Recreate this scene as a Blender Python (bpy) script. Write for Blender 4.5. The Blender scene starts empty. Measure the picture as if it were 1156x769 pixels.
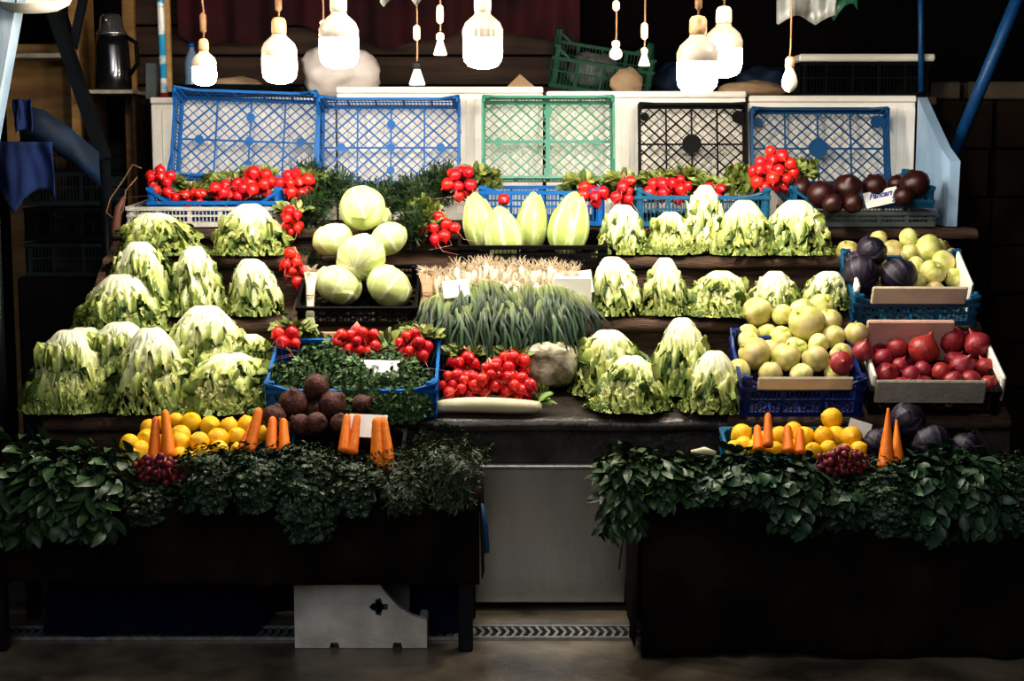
import bpy, math, random
from mathutils import Vector, Matrix, noise
PI=math.pi
S=bpy.context.scene
COL=S.collection
rnd=random.Random(7)
U=rnd.uniform
# ------------------------------------------------------------------ camera maths
F=1700.0; TH=math.radians(7.0); CAM=Vector((0,-5,1.7))
def ray(px,py):
    u=(px-578)/F; v=(384.5-py)/F
    return Vector((u, math.cos(TH)+v*math.sin(TH), -math.sin(TH)+v*math.cos(TH)))
def P(px,py,Y):
    d=ray(px,py); return CAM+d*((Y-CAM.y)/d.y)
def hit(px,py,p0,n):
    d=ray(px,py); return CAM+d*((Vector(p0)-CAM).dot(n)/d.dot(n))
def W(wpx,Y): return wpx*(Y+5)/F
# ------------------------------------------------------------------ materials
def mat(name,col,rough=.5,col2=None,scale=8,bump=0,bscale=40,metal=0,attr=False,rand=0,spec=.5,emit=None,trans=0,alpha=1,sss=0,stretch=None,coat=0,detail=4,mixlo=.35,mixhi=.65,hr=.03):
    m=bpy.data.materials.new(name); m.use_nodes=True
    nt=m.node_tree; N=nt.nodes; L=nt.links
    b=N['Principled BSDF']; b.inputs['Roughness'].default_value=rough
    b.inputs['Metallic'].default_value=metal; b.inputs['Specular IOR Level'].default_value=spec
    b.inputs['Base Color'].default_value=(*col,1)
    if coat: b.inputs['Coat Weight'].default_value=coat; b.inputs['Coat Roughness'].default_value=.15
    tc=N.new('ShaderNodeTexCoord'); vec=tc.outputs['Object']
    if stretch:
        mp=N.new('ShaderNodeMapping'); mp.inputs['Scale'].default_value=stretch
        L.new(vec,mp.inputs['Vector']); vec=mp.outputs['Vector']
    nz=N.new('ShaderNodeTexNoise'); nz.inputs['Scale'].default_value=scale; nz.inputs['Detail'].default_value=detail
    L.new(vec,nz.inputs['Vector'])
    out=None
    if attr:
        a=N.new('ShaderNodeAttribute'); a.attribute_name='Col'
        hs=N.new('ShaderNodeHueSaturation'); L.new(a.outputs['Color'],hs.inputs['Color'])
        mr=N.new('ShaderNodeMapRange'); mr.inputs['To Min'].default_value=.8; mr.inputs['To Max'].default_value=1.2
        L.new(nz.outputs['Fac'],mr.inputs['Value']); L.new(mr.outputs['Result'],hs.inputs['Value'])
        out=hs.outputs['Color']
    elif col2:
        r=N.new('ShaderNodeValToRGB'); r.color_ramp.elements[0].position=mixlo; r.color_ramp.elements[1].position=mixhi
        r.color_ramp.elements[0].color=(*col,1); r.color_ramp.elements[1].color=(*col2,1)
        L.new(nz.outputs['Fac'],r.inputs['Fac']); out=r.outputs['Color']
    if rand and out is not None:
        oi=N.new('ShaderNodeObjectInfo'); h=N.new('ShaderNodeHueSaturation')
        m1=N.new('ShaderNodeMapRange'); m1.inputs['To Min'].default_value=.5-rand*hr; m1.inputs['To Max'].default_value=.5+rand*hr
        m2=N.new('ShaderNodeMapRange'); m2.inputs['To Min'].default_value=1-rand*.5; m2.inputs['To Max'].default_value=1+rand*.3
        L.new(oi.outputs['Random'],m1.inputs['Value']); L.new(oi.outputs['Random'],m2.inputs['Value'])
        L.new(m1.outputs['Result'],h.inputs['Hue']); L.new(m2.outputs['Result'],h.inputs['Value'])
        L.new(out,h.inputs['Color']); out=h.outputs['Color']
    if out is not None: L.new(out,b.inputs['Base Color'])
    if bump:
        n2=N.new('ShaderNodeTexNoise'); n2.inputs['Scale'].default_value=bscale; n2.inputs['Detail'].default_value=5
        L.new(vec,n2.inputs['Vector'])
        bp=N.new('ShaderNodeBump'); bp.inputs['Strength'].default_value=bump; bp.inputs['Distance'].default_value=.01
        L.new(n2.outputs['Fac'],bp.inputs['Height']); L.new(bp.outputs['Normal'],b.inputs['Normal'])
    if emit:
        b.inputs['Emission Color'].default_value=(*emit[0],1); b.inputs['Emission Strength'].default_value=emit[1]
    if trans: b.inputs['Transmission Weight'].default_value=trans
    if alpha<1: b.inputs['Alpha'].default_value=alpha
    if sss:
        b.inputs['Subsurface Weight'].default_value=sss; b.inputs['Subsurface Radius'].default_value=(.02,.02,.01); b.inputs['Subsurface Scale'].default_value=.5
    return m
M={}
M['foam']=mat('white foam board',(.92,.88,.80),.7,(.80,.75,.66),3,.15,60)
M['foamblue']=mat('pale blue foam',(.30,.47,.66),.7,(.40,.55,.72),6,.2,30)
M['cblue']=mat('blue plastic',(.002,.10,.33),.5,(.003,.125,.40),5,.05,spec=.35)
M['cblue2']=mat('dark blue plastic',(.004,.055,.15),.45,(.005,.07,.19),5,spec=.3)
M['cteal']=mat('teal blue plastic',(.008,.085,.17),.4,(.012,.12,.22),5)
M['cnavy']=mat('navy plastic',(.006,.018,.12),.4,(.008,.03,.18),5)
M['cgreen']=mat('green plastic',(.03,.20,.13),.4,(.04,.25,.16),5)
M['cgreen2']=mat('deep green plastic',(.005,.05,.028),.45,(.008,.07,.036),5)
M['cblack']=mat('black plastic',(.003,.003,.0035),.6,(.005,.005,.005),5,spec=.15)
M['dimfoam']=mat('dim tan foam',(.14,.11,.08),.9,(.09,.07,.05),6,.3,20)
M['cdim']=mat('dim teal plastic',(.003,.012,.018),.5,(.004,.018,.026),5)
M['cgrey']=mat('grey white plastic',(.55,.53,.47),.5,(.42,.40,.35),10)
M['cgreyg']=mat('grey green plastic',(.06,.08,.08),.45,(.09,.11,.1),10)
M['step']=mat('brown sacking board',(.085,.045,.024),.8,(.03,.016,.009),7,.8,30,stretch=(1,2.5,6))
M['stepwet']=mat('wet dark slab',(.055,.045,.038),.35,(.02,.015,.012),8,.6,26)
M['wood']=mat('pale wood',(.62,.42,.25),.6,(.48,.30,.17),6,.3,40,stretch=(1,12,12))
M['cream']=mat('cream foam panel',(.74,.64,.48),.7,(.62,.50,.36),8,.25,40)
M['pinkfoam']=mat('pinkish foam panel',(.66,.42,.34),.7,(.56,.36,.29),8,.2,40)
M['greyfoam']=mat('grey cream foam',(.50,.45,.36),.7,(.38,.33,.26),10,.4,50)
M['cloth']=mat('dark brown table cloth',(.020,.012,.007),.95,(.003,.0022,.0018),4,.6,60,spec=.08)
M['steel']=mat('brushed steel',(.52,.50,.46),.30,(.34,.32,.29),3,.06,60,metal=.85,stretch=(1,1,.25))
M['grate']=mat('steel grating',(.42,.42,.40),.4,(.25,.25,.24),30,metal=.5)
M['dark']=mat('black void',(.003,.003,.003),.9)
M['lett']=mat('lettuce leaf',(1,1,1),.45,attr=True,scale=25,bump=.25,bscale=60,rand=.12)
M['cabb']=mat('cabbage leaf',(1,1,1),.4,attr=True,scale=10,bump=.25,bscale=25,rand=.15)
M['herb']=mat('herb leaf',(1,1,1),.42,attr=True,scale=20,rand=.2,spec=.4)
M['radish']=mat('radish skin',(.55,.006,.010),.32,(.70,.03,.025),2.5,rand=.3,hr=.012,coat=.15)
M['radishd']=mat('dark radish skin',(.15,.012,.022),.4,(.22,.02,.03),12,rand=.3)
M['root']=mat('radish root',(.62,.32,.25),.6,(.45,.12,.10),30)
M['lemon']=mat('lemon skin',(.92,.50,.012),.38,(.95,.60,.02),6,.25,90,rand=.22)
M['carrot']=mat('carrot skin',(.95,.26,.008),.45,(.88,.19,.005),10,.35,25,rand=.12,stretch=(1,1,4))
M['beet']=mat('beetroot skin',(.045,.014,.012),.6,(.13,.055,.040),2.2,.45,5,rand=.2,spec=.3)
M['beetblack']=mat('black beet skin',(.022,.006,.007),.3,(.05,.014,.012),6,.2,30)
M['quince']=mat('quince skin',(.48,.50,.11),.42,(.84,.70,.36),1.6,.2,30,rand=.35,hr=.06)
M['onion']=mat('red onion skin',(.20,.010,.022),.28,(.42,.06,.07),5,.15,20,rand=.3,stretch=(4,4,.8))
M['daikon']=mat('daikon skin',(.68,.62,.42),.5,(.58,.50,.30),8,.2,40,stretch=(.4,1,1))
M['white']=mat('white paper',(.85,.84,.80),.6,(.8,.78,.74),20)
M['ink']=mat('blue ink',(.02,.03,.25),.6,(.03,.04,.3),20)
M['pink']=mat('pink marker ink',(.6,.03,.35),.6)
M['lit']=mat('lit bulb globe',(1,1,1),.4,emit=((1,.90,.76),110))
M['bulbbase']=mat('bulb housing',(.46,.41,.33),.4,(.34,.28,.20),10)
M['brass']=mat('aged lamp socket',(.52,.36,.20),.5,(.36,.20,.09),25)
M['sock']=mat('cream lamp socket',(.74,.62,.46),.5,(.6,.44,.28),20)
M['frost']=mat('unlit frosted bulb',(.75,.71,.62),.25,(.6,.55,.45),10)
M['cord']=mat('brown cord',(.20,.11,.05),.8,(.12,.06,.03),40)
M['bag']=mat('crumpled white bag',(.78,.72,.66),.5,(.60,.53,.49),5,.5,20,sss=0)
M['greybag']=mat('grey plastic bags',(.15,.15,.14),.4,(.06,.065,.06),8,.3,20,stretch=(3,3,.5))
M['pot']=mat('dark steel pot',(.10,.10,.11),.18,(.14,.14,.15),4,metal=.9)
M['chrome']=mat('chrome',(.7,.7,.7),.2,(.6,.6,.6),5,metal=.9)
M['tanwood']=mat('tan plywood',(.42,.25,.09),.7,(.26,.14,.05),3,.3,20,stretch=(1,1,6))
M['darkwood']=mat('dark brown wood',(.075,.038,.020),.7,(.03,.016,.010),3,.3,20,stretch=(.5,1,8))
M['wine']=mat('dark wine drape',(.06,.005,.010),.9,(.025,.003,.006),4,.4,15)
M['paleblue']=mat('weathered blue white paint',(.22,.36,.52),.45,(.50,.60,.68),4,.2,20,stretch=(2,2,.3))
M['bluepaint']=mat('blue painted steel',(.004,.05,.15),.45,(.008,.09,.24),6,.1,20)
M['cyan']=mat('cyan and white paint',(.03,.28,.50),.4,(.7,.7,.66),9,stretch=(.2,.2,1),mixlo=.48,mixhi=.52)
M['redpaint']=mat('red paint',(.30,.02,.012),.5,(.2,.015,.01),10)
M['blkpaint']=mat('black painted steel',(.004,.006,.008),.4,(.007,.010,.013),6,spec=.25)
M['bluecloth']=mat('blue cloth',(.002,.012,.06),.9,(.003,.02,.11),5,.4,15)
M['navytarp']=mat('navy tarp',(.0015,.004,.018),.8,(.002,.006,.03),5,.5,8,spec=.1)
M['bluetarp']=mat('blue tarp',(.002,.010,.025),.7,(.003,.028,.08),5,.5,12)
M['paper']=mat('brown paper',(.40,.28,.17),.8,(.28,.18,.10),8,.4,15)
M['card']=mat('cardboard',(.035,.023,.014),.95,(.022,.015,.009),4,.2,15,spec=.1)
M['floor']=mat('wet concrete',(.24,.20,.145),.16,(.07,.06,.045),3,.35,14)
M['wall']=mat('dark wall',(.004,.003,.003),.95,(.007,.005,.005),2,spec=.1)
M['glassb']=mat('water bottle plastic',(.18,.28,.42),.15,(.25,.35,.5),6)
M['clear']=mat('cloudy plastic bag',(.50,.46,.34),.3,(.16,.13,.06),14,.9,22,coat=.3,mixlo=.42,mixhi=.60)
M['stem']=mat('pale stem',(.45,.50,.20),.5,(.6,.55,.3),15)
M['leekw']=mat('leek white',(.78,.74,.60),.4,(.68,.62,.46),14,stretch=(6,6,.5))
M['hair']=mat('root hair',(.80,.68,.52),.8,(.66,.52,.36),30)
M['eps']=mat('dirty white foam',(.66,.61,.54),.8,(.46,.41,.35),7,.4,30)
# ------------------------------------------------------------------ mesh builder
class MB:
    def __init__(s): s.v=[]; s.f=[]; s.c=[]; s.has=False
    def add(s,vs,fs,cols=None):
        o=len(s.v); s.v+= [tuple(v) for v in vs]; s.f+=[tuple(i+o for i in f) for f in fs]
        if cols is None: s.c+=[(1,1,1)]*len(vs)
        else: s.c+=list(cols); s.has=True
    def box(s,x0,x1,y0,y1,z0,z1,mtx=None):
        vs=[Vector(p) for p in ((x0,y0,z0),(x1,y0,z0),(x1,y1,z0),(x0,y1,z0),(x0,y0,z1),(x1,y0,z1),(x1,y1,z1),(x0,y1,z1))]
        if mtx: vs=[mtx@v for v in vs]
        s.add(vs,[(0,3,2,1),(4,5,6,7),(0,1,5,4),(1,2,6,5),(2,3,7,6),(3,0,4,7)])
    def bbox(s,x0,x1,y0,y1,z0,z1,b=.006,mtx=None):
        # bevelled box: octagonal-ish via 24 verts
        X=(x0,x1);Y=(y0,y1);Z=(z0,z1); vs=[];idx={}
        for i in (0,1):
            for j in (0,1):
                for k in (0,1):
                    sx=b if i==0 else -b; sy=b if j==0 else -b; sz=b if k==0 else -b
                    for a,p in enumerate(((X[i],Y[j]+sy,Z[k]+sz),(X[i]+sx,Y[j],Z[k]+sz),(X[i]+sx,Y[j]+sy,Z[k]))):
                        idx[i,j,k,a]=len(vs); vs.append(Vector(p))
        fs=[]
        g=idx
        for i in (0,1):
            f=[g[i,0,0,0],g[i,1,0,0],g[i,1,1,0],g[i,0,1,0]]; fs.append(f if i else f[::-1])
            f=[g[0,i,0,1],g[1,i,0,1],g[1,i,1,1],g[0,i,1,1]]; fs.append(f[::-1] if i else f)
            f=[g[0,0,i,2],g[1,0,i,2],g[1,1,i,2],g[0,1,i,2]]; fs.append(f if i else f[::-1])
        for i in (0,1):
            for j in (0,1):
                f=[g[i,j,0,0],g[i,j,1,0],g[i,j,1,1],g[i,j,0,1]]; fs.append(f if (i!=j) else f[::-1])
                f=[g[i,0,j,0],g[i,1,j,0],g[i,1,j,2],g[i,0,j,2]]; fs.append(f[::-1] if (i!=j) else f)
                f=[g[0,i,j,1],g[1,i,j,1],g[1,i,j,2],g[0,i,j,2]]; fs.append(f if (i!=j) else f[::-1])
                for k in (0,1):
                    f=[g[i,j,k,0],g[i,j,k,1],g[i,j,k,2]]; fs.append(f)
        if mtx: vs=[mtx@v for v in vs]
        s.add(vs,fs)
    def bar(s,a,b,w,t=None):
        a=Vector(a);b=Vector(b);d=(b-a); L=d.length
        if L<1e-6:return
        t=t or w
        q=d.to_track_quat('Y','Z').to_matrix().to_4x4(); q.translation=a
        s.box(-w/2,w/2,0,L,-t/2,t/2,q)
    def tube(s,pts,r,n=8,cap=True):
        pts=[Vector(p) for p in pts]; m=len(pts)
        rs=r if isinstance(r,(list,tuple)) else [r]*m
        vs=[];fs=[]; up=Vector((0,0,1)); 
        t0=(pts[1]-pts[0]).normalized()
        nrm=t0.orthogonal().normalized()
        for i in range(m):
            t=(pts[min(i+1,m-1)]-pts[max(i-1,0)]).normalized()
            nrm=(nrm-t*nrm.dot(t)); 
            nrm=nrm.normalized() if nrm.length>1e-6 else t.orthogonal().normalized()
            bn=t.cross(nrm)
            for k in range(n):
                a=2*PI*k/n; vs.append(pts[i]+(nrm*math.cos(a)+bn*math.sin(a))*rs[i])
        for i in range(m-1):
            for k in range(n):
                fs.append((i*n+k,i*n+(k+1)%n,(i+1)*n+(k+1)%n,(i+1)*n+k))
        if cap: fs.append(tuple(range(n))[::-1]); fs.append(tuple((m-1)*n+k for k in range(n)))
        s.add(vs,fs)
    def lathe(s,prof,n=24,mtx=None,rib=0,ribn=0,z0=0,z1=0):
        vs=[];fs=[]; m=len(prof)
        for r,z in prof:
            for k in range(n):
                a=2*PI*k/n; rr=r
                if rib and z0<=z<=z1: rr=r*(1+rib*(1 if k%2 else -1))
                vs.append(Vector((rr*math.cos(a),rr*math.sin(a),z)))
        for i in range(m-1):
            for k in range(n): fs.append((i*n+k,i*n+(k+1)%n,(i+1)*n+(k+1)%n,(i+1)*n+k))
        if prof[0][0]>1e-4: fs.append(tuple(range(n))[::-1])
        if prof[-1][0]>1e-4: fs.append(tuple((m-1)*n+k for k in range(n)))
        if mtx: vs=[mtx@v for v in vs]
        s.add(vs,fs)
    def grid(s,rows,cols_=None,close=False):
        n=len(rows[0]); vs=[p for r in rows for p in r]; fs=[]
        for i in range(len(rows)-1):
            for k in range(n-1 if not close else n):
                fs.append((i*n+k,i*n+(k+1)%n,(i+1)*n+(k+1)%n,(i+1)*n+k))
        s.add(vs,fs,[c for r in cols_ for c in r] if cols_ else None)
    def mesh(s,name,m,smooth=True):
        me=bpy.data.meshes.new(name); me.from_pydata(s.v,[],s.f)
        if s.has:
            ca=me.color_attributes.new('Col','FLOAT_COLOR','POINT')
            buf=[x for c in s.c for x in (c[0],c[1],c[2],1)]
            ca.data.foreach_set('color',buf)
        me.polygons.foreach_set('use_smooth',[smooth]*len(me.polygons))
        me.materials.append(m); me.update(); return me
    def build(s,name,m,parent=None,smooth=False):
        o=bpy.data.objects.new(name,s.mesh(name,m,smooth)); COL.objects.link(o)
        if parent: o.parent=parent
        return o
def tag(o,label=None,cat=None,group=None,kind=None):
    if label:o['label']=label
    if cat:o['category']=cat
    if group:o['group']=group
    if kind:o['kind']=kind
    return o
def thing(name,label,cat,mtx=None,group=None):
    o=bpy.data.objects.new(name,None); COL.objects.link(o); o.empty_display_size=.05
    if mtx is not None: o.matrix_world=mtx if isinstance(mtx,Matrix) else Matrix.Translation(mtx)
    return tag(o,label,cat,group)
def inst(name,me,parent=None,mtx=None):
    o=bpy.data.objects.new(name,me); COL.objects.link(o)
    if parent: o.parent=parent
    if mtx is not None: o.matrix_local=mtx
    return o
def struct(name,mb,m):
    return tag(mb.build(name,m),kind='structure')
def TR(loc,rx=0,ry=0,rz=0,s=(1,1,1)):
    if not isinstance(s,(tuple,list)): s=(s,s,s)
    return Matrix.Translation(loc)@Matrix.Rotation(rz,4,'Z')@Matrix.Rotation(ry,4,'Y')@Matrix.Rotation(rx,4,'X')@Matrix.Diagonal((*s,1))
def mix(a,b,t):
    t=max(0,min(1,t)); return tuple(a[i]*(1-t)+b[i]*t for i in range(3))
def centre_mesh(mb):
    pass
# ================================================================== SETTING
nt=M['floor'].node_tree; nz=nt.nodes.new('ShaderNodeTexNoise'); nz.inputs['Scale'].default_value=2.2; nz.inputs['Detail'].default_value=6
mr=nt.nodes.new('ShaderNodeMapRange'); mr.inputs['From Min'].default_value=.38; mr.inputs['From Max'].default_value=.62; mr.inputs['To Min'].default_value=.06; mr.inputs['To Max'].default_value=.45
nt.links.new(nz.outputs['Fac'],mr.inputs['Value']); nt.links.new(mr.outputs['Result'],nt.nodes['Principled BSDF'].inputs['Roughness'])
mb=MB(); mb.box(-6,6,-6,5,-.1,0); struct('floor',mb,M['floor'])
mb=MB(); mb.box(-6,6,3.4,3.5,0,3.2); struct('wall_back',mb,M['wall'])
mb=MB(); mb.box(-6,-5.9,-6,3.4,0,3.2); struct('wall_left',mb,M['wall'])
mb=MB(); mb.box(5.9,6,-6,3.4,0,3.2); struct('wall_right',mb,M['wall'])
mb=MB(); mb.box(-3,3,.1,3.4,2.9,2.95); struct('ceiling',mb,M['wall'])
# ---- drain grating in the floor
g=thing('drain_grating','perforated steel drain grating strip set in the wet floor','drain',(0,.22,.0))
mb=MB(); yy=(.14)
for k in range(2): mb.box(-2.2,2.2,-.07+k*.125,-.055+k*.125,.001,.012)
mb.build('frame_rail',M['grate'],g)
mb=MB()
n=150
for k in range(n):
    x=-2.2+4.4*k/n; mb.bar((x,-.055,.006),(x+.016,0,.006),.011,.008); mb.bar((x+.016,0,.006),(x,.055,.006),.011,.008)
mb.build('grating_bars',M['grate'],g)
mb=MB(); mb.box(-2.2,2.2,-.055,.055,.0005,.002); mb.build('channel',M['dark'],g)

# ================================================================== RACK
rack=thing('stepped_rack','brown stepped display rack carrying the lettuces and crates','display rack',(0,1,0))
def loc(o): return o
LIP={'A':(.50,.726),'B':(.88,1.055),'C':(1.17,1.285),'T':(1.42,1.392)}
def slab(x0,x1,y0,z0,y1,z1,m='step',seed=0,th=.05):
    """rounded front lip, wobbling like sacking stretched on board"""
    mb=MB(); n=max(6,int((x1-x0)/.05)); rows=[]
    L=math.hypot(y1-y0,z1-z0); ang=math.atan2(z1-z0,y1-y0)
    prof=[(L,-.0),(L*.6,.0),(.05,0),(.02,-.003),(.004,-.014),(0,-.03),(.004,-.045),(.03,-th),(L*.6,-th),(L,-th)]
    for k in range(n+1):
        x=x0+(x1-x0)*k/n; row=[]
        w=.010*noise.noise(Vector((x*3,seed,0)))+.005*noise.noise(Vector((x*11,seed,3)))
        for (a,b) in prof:
            f=max(0,1-a/.15)
            yy=y0+a*math.cos(ang)-b*math.sin(ang); zz=z0+a*math.sin(ang)+b*math.cos(ang)
            row.append(Vector((x,yy-1-abs(w)*f*1.2,zz+w*f*.8)))
        rows.append(row)
    mb.grid(rows,close=True)
    m_=len(prof); mb.add(rows[0],[tuple(range(m_))]); mb.add(rows[-1],[tuple(range(m_))[::-1]])
    mb.build('tread',M[m],rack,True)
def riser(x0,x1,y,z0,z1,m='step',seed=0):
    mb=MB(); n=max(4,int((x1-x0)/.06)); rows=[]
    for j in range(5):
        z=z0+(z1-z0)*j/4
        rows.append([Vector((x0+(x1-x0)*k/n,y-1-.012*noise.noise(Vector(((x0+(x1-x0)*k/n)*4,z*5,seed))),z)) for k in range(n+1)])
    mb.grid(rows); mb.box(x0,x1,y-1+.02,y-1+.03,z0,z1)
    mb.build('riser',M[m],rack,True)
A,B,C_,T=LIP['A'],LIP['B'],LIP['C'],LIP['T']
sl=lambda y0,z0,y,d=26: z0+(y-y0)*math.tan(math.radians(d))
tiers=[]
def tier(x0,x1,y0,z0,y1,z1,m,seed): slab(x0,x1,y0,z0,y1,z1,m,seed); tiers.append((x0,x1,y0,z0,y1,z1))
XA=(-1.74,-.90,-.29,.80,1.85); XB=(-1.70,-.88,.33,1.22,1.85); XC=(-1.68,-.84,.33,1.36,1.85)
tier(XA[0],XA[1],A[0],A[1],.90,.80,'step',1)
tier(XA[1],XA[2],A[0],A[1],.86,sl(A[0],A[1],.86,24),'stepwet',2)
tier(XA[2],XA[3],A[0],A[1],.90,.82,'stepwet',3)
tier(XA[3],XA[4],A[0],A[1],.86,sl(A[0],A[1],.86,24),'step',4)
tier(XB[0],XB[1],B[0],B[1],1.19,1.09,'step',5)
tier(XB[1],XB[2],B[0],1.02,1.16,sl(B[0],1.02,1.16,26),'step',6)
tier(XB[2],XB[3],B[0],B[1],1.19,1.09,'step',7)
tier(XB[3],XB[4],B[0],1.02,1.22,sl(B[0],1.02,1.22,26),'step',8)
tier(XC[0],XC[1],C_[0],C_[1],1.44,1.30,'step',9)
tier(XC[1],XC[2],C_[0],1.235,1.44,1.30,'step',10)
tier(XC[2],XC[3],C_[0],C_[1],1.44,1.30,'step',11)
tier(-1.70,1.985,T[0],T[1],2.22,T[1],'step',12)
riser(-1.72,1.83,B[0]+.03,.70,1.02,seed=1); riser(-1.68,1.83,C_[0]+.03,1.0,1.24,seed=2); riser(-1.66,1.83,T[0]+.03,1.2,1.36,seed=3)
riser(-1.73,-1.25,A[0]+.03,.50,.70,'step',4); riser(-1.25,1.83,A[0]+.04,.50,.70,'stepwet',4)
for xx in (-1.70,1.83):
    mb=MB(); mb.add([(x,y,z) for x in (xx,xx+.03) for (y,z) in ((-.46,0),(-.46,.68),(-.1,1.0),(.19,1.23),(.44,1.34),(1.2,1.34),(1.2,0))],
      [(0,1,2,3,4,5,6),(13,12,11,10,9,8,7)]+[(i,i+7,(i+1)%7+7,(i+1)%7) for i in range(7)])
    mb.build('side_panel',M['step'],rack)
# steel panel in the middle under the rack
o=thing('steel_cabinet','brushed steel cabinet front between the two draped tables','cabinet',(.23,.5,0))
mb=MB(); mb.bbox(-.55,.33,0,.025,.03,.545,.004); mb.build('panel_face',M['steel'],o)
mb=MB(); mb.bbox(-.55,.33,-.008,.035,.545,.557,.003); mb.box(-.55,-.53,0,.025,0,.03); mb.box(.31,.33,0,.025,0,.03); mb.build('top_edge',M['grate'],o)
def tier_z(x,y,which):
    for t in tiers[{'A':0,'B':4,'C':8,'T':11}[which]:{'A':4,'B':8,'C':11,'T':12}[which]]:
        if t[0]<=x<=t[1]: return t[3]+(y-t[2])*(t[5]-t[3])/(t[4]-t[2])
    return {'A':A,'B':B,'C':C_,'T':T}[which][1]
# ================================================================== TABLES + CLOTHS
def table(name,x0,x1,label,clabel,drop,bowl=0):
    t=thing(name,label,'table',(0,0,0))
    mb=MB(); mb.bbox(x0,x1,.01,.46,.51,.54,.005); mb.build('table_top',M['darkwood'],t)
    for x in (x0+.03,x1-.03):
        for y in (.05,.42):
            mb=MB(); mb.bbox(x-.025,x+.025,y-.025,y+.025,0,.51,.004); mb.build('leg',M['blkpaint'],t)
    # cloth
    mb=MB(); prof=[(.45,.546),(.3,.548),(.1,.547),(.0,.547),(-.012,.542),(-.02,.53)]
    nz=14
    for k in range(1,nz+1): prof.append((-.022,.53-(.53-drop)*k/nz))
    n=90; rows=[]
    for i,(y,z) in enumerate(prof):
        row=[]
        for k in range(n+1):
            x=x0-.02+(x1-x0+.04)*k/n; d=max(0,(.53-z))
            ff=noise.noise(Vector((x*7,z*1.2,x0)))*.07*d+math.sin(x*34+x0)*.02*d
            hem=.03*noise.noise(Vector((x*2.1,5,x0)))*(d/.3)
            row.append(Vector((x,y-abs(ff)-.03*d,z+hem*(i>6)+.002*noise.noise(Vector((x*9,y*9,0))))))
        rows.append(row)
    mb.grid(rows)
    # side drops
    for xs,sg in ((x0-.02,-1),(x1+.02,1)):
        rows=[]
        for j in range(11):
            dz=(.547-drop-.02)*j/10; row=[]
            for k in range(11):
                y=.45-.47*k/10
                row.append(Vector((xs+sg*(.004+.05*dz*abs(noise.noise(Vector((y*8,dz*2,sg))))+.02*dz),y if k<10 else y-.03*dz*1.0,.547-dz)))
            rows.append(row)
        mb.grid(rows)
    o=mb.build('tablecloth',M['cloth'],None,True); tag(o,clabel,'tablecloth')
    sm=o.modifiers.new('s','SOLIDIFY'); sm.thickness=.004
table('produce_table',-1.80,-.13,'dark wooden table under the left greens and lemons','dark cloth hanging above the white foam box on left table',.255)
table('produce_table',.46,1.86,'dark wooden table under the right greens and lemons','dark cloth hanging to the floor on the right table',.02)
# under left table
o=thing('foam_box','dirty white foam box with a broken curved corner under left table','foam box',(0,.06,0))
x0=P(333,735,.06).x; x1=P(482,735,.06).x; w=x1-x0
out=[(0,0),(.12,0),(.125,.02),(.15,.02),(.155,0),(w-.12,0),(w-.115,.02),(w-.09,.02),(w-.085,0),(w,0),(w,.10),(w-.05,.115),(w-.10,.15),(w-.14,.195),(w-.16,.225),(0,.225)]
mb=MB(); m_=len(out)
vs=[(x0+a,0,b+.002) for a,b in out]+[(x0+a,.03,b+.002) for a,b in out]
mb.add(vs,[tuple(range(m_)),tuple(range(2*m_-1,m_-1,-1))]+[((i+1)%m_,i,i+m_,(i+1)%m_+m_) for i in range(m_)])
fp=mb.build('front_panel',M['eps'],o)
mb=MB(); mb.bbox(x0,x0+.03,.031,.30,.002,.225); mb.bbox(x1-.03,x1,.031,.30,.002,.10); mb.bbox(x0,x1,.301,.33,.002,.2); mb.bbox(x0+.03,x1-.03,.031,.30,.002,.02); mb.build('box_body',M['eps'],o)
mb=MB(); 
for k in range(5):
    a=k*1.25; mb.box(-.02,.02,-.001,.0,-.01,.01,Matrix.Translation((x0+.292+.012*math.cos(a),-.0005,.15+.01*math.sin(a)))@Matrix.Rotation(a,4,'Y'))
mb.build('leaf_mark',M['cgreen2'],fp)
mb=MB(); rows=[]
for j in range(13):
    row=[]
    for k in range(41):
        x=-1.66+1.50*k/40; t=j/12
        y=.16+.16*t+.02*noise.noise(Vector((x*5,t*3,1))); z=.02+.40*math.sin(t*PI*.5)*(0.75+.25*noise.noise(Vector((x*2,0,4))))+.02*noise.noise(Vector((x*9,t*6,2)))
        row.append(Vector((x,max(y,.13) if x<-.9 or x>-.38 else .42+.02*t,z)))
    rows.append(row)
mb.grid(rows); tag(mb.build('folded_tarp',M['navytarp'],None,True),'crumpled navy blue tarp stored beneath the left table','tarp')
# string beside right table
mb=MB(); a=P(712,590,.0); b=P(697,655,.0)
mb.tube([Vector((.44,.0,.545)),Vector((.40,-.01,.48)),Vector((.375,.0,.40)),Vector((.365,.0,.30))],.004,6)
tag(mb.build('twine_string',M['cord'],None,True),'brown twine hanging off the left corner of right table','string')
mb=MB(); mb.tube([Vector((-.105,-.01,.53)),Vector((-.09,-.01,.45)),Vector((-.085,-.005,.36))],.009,6)
tag(mb.build('blue_strap',M['bluepaint'],None,True),'blue strap hanging off the right end of left table','strap')

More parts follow.
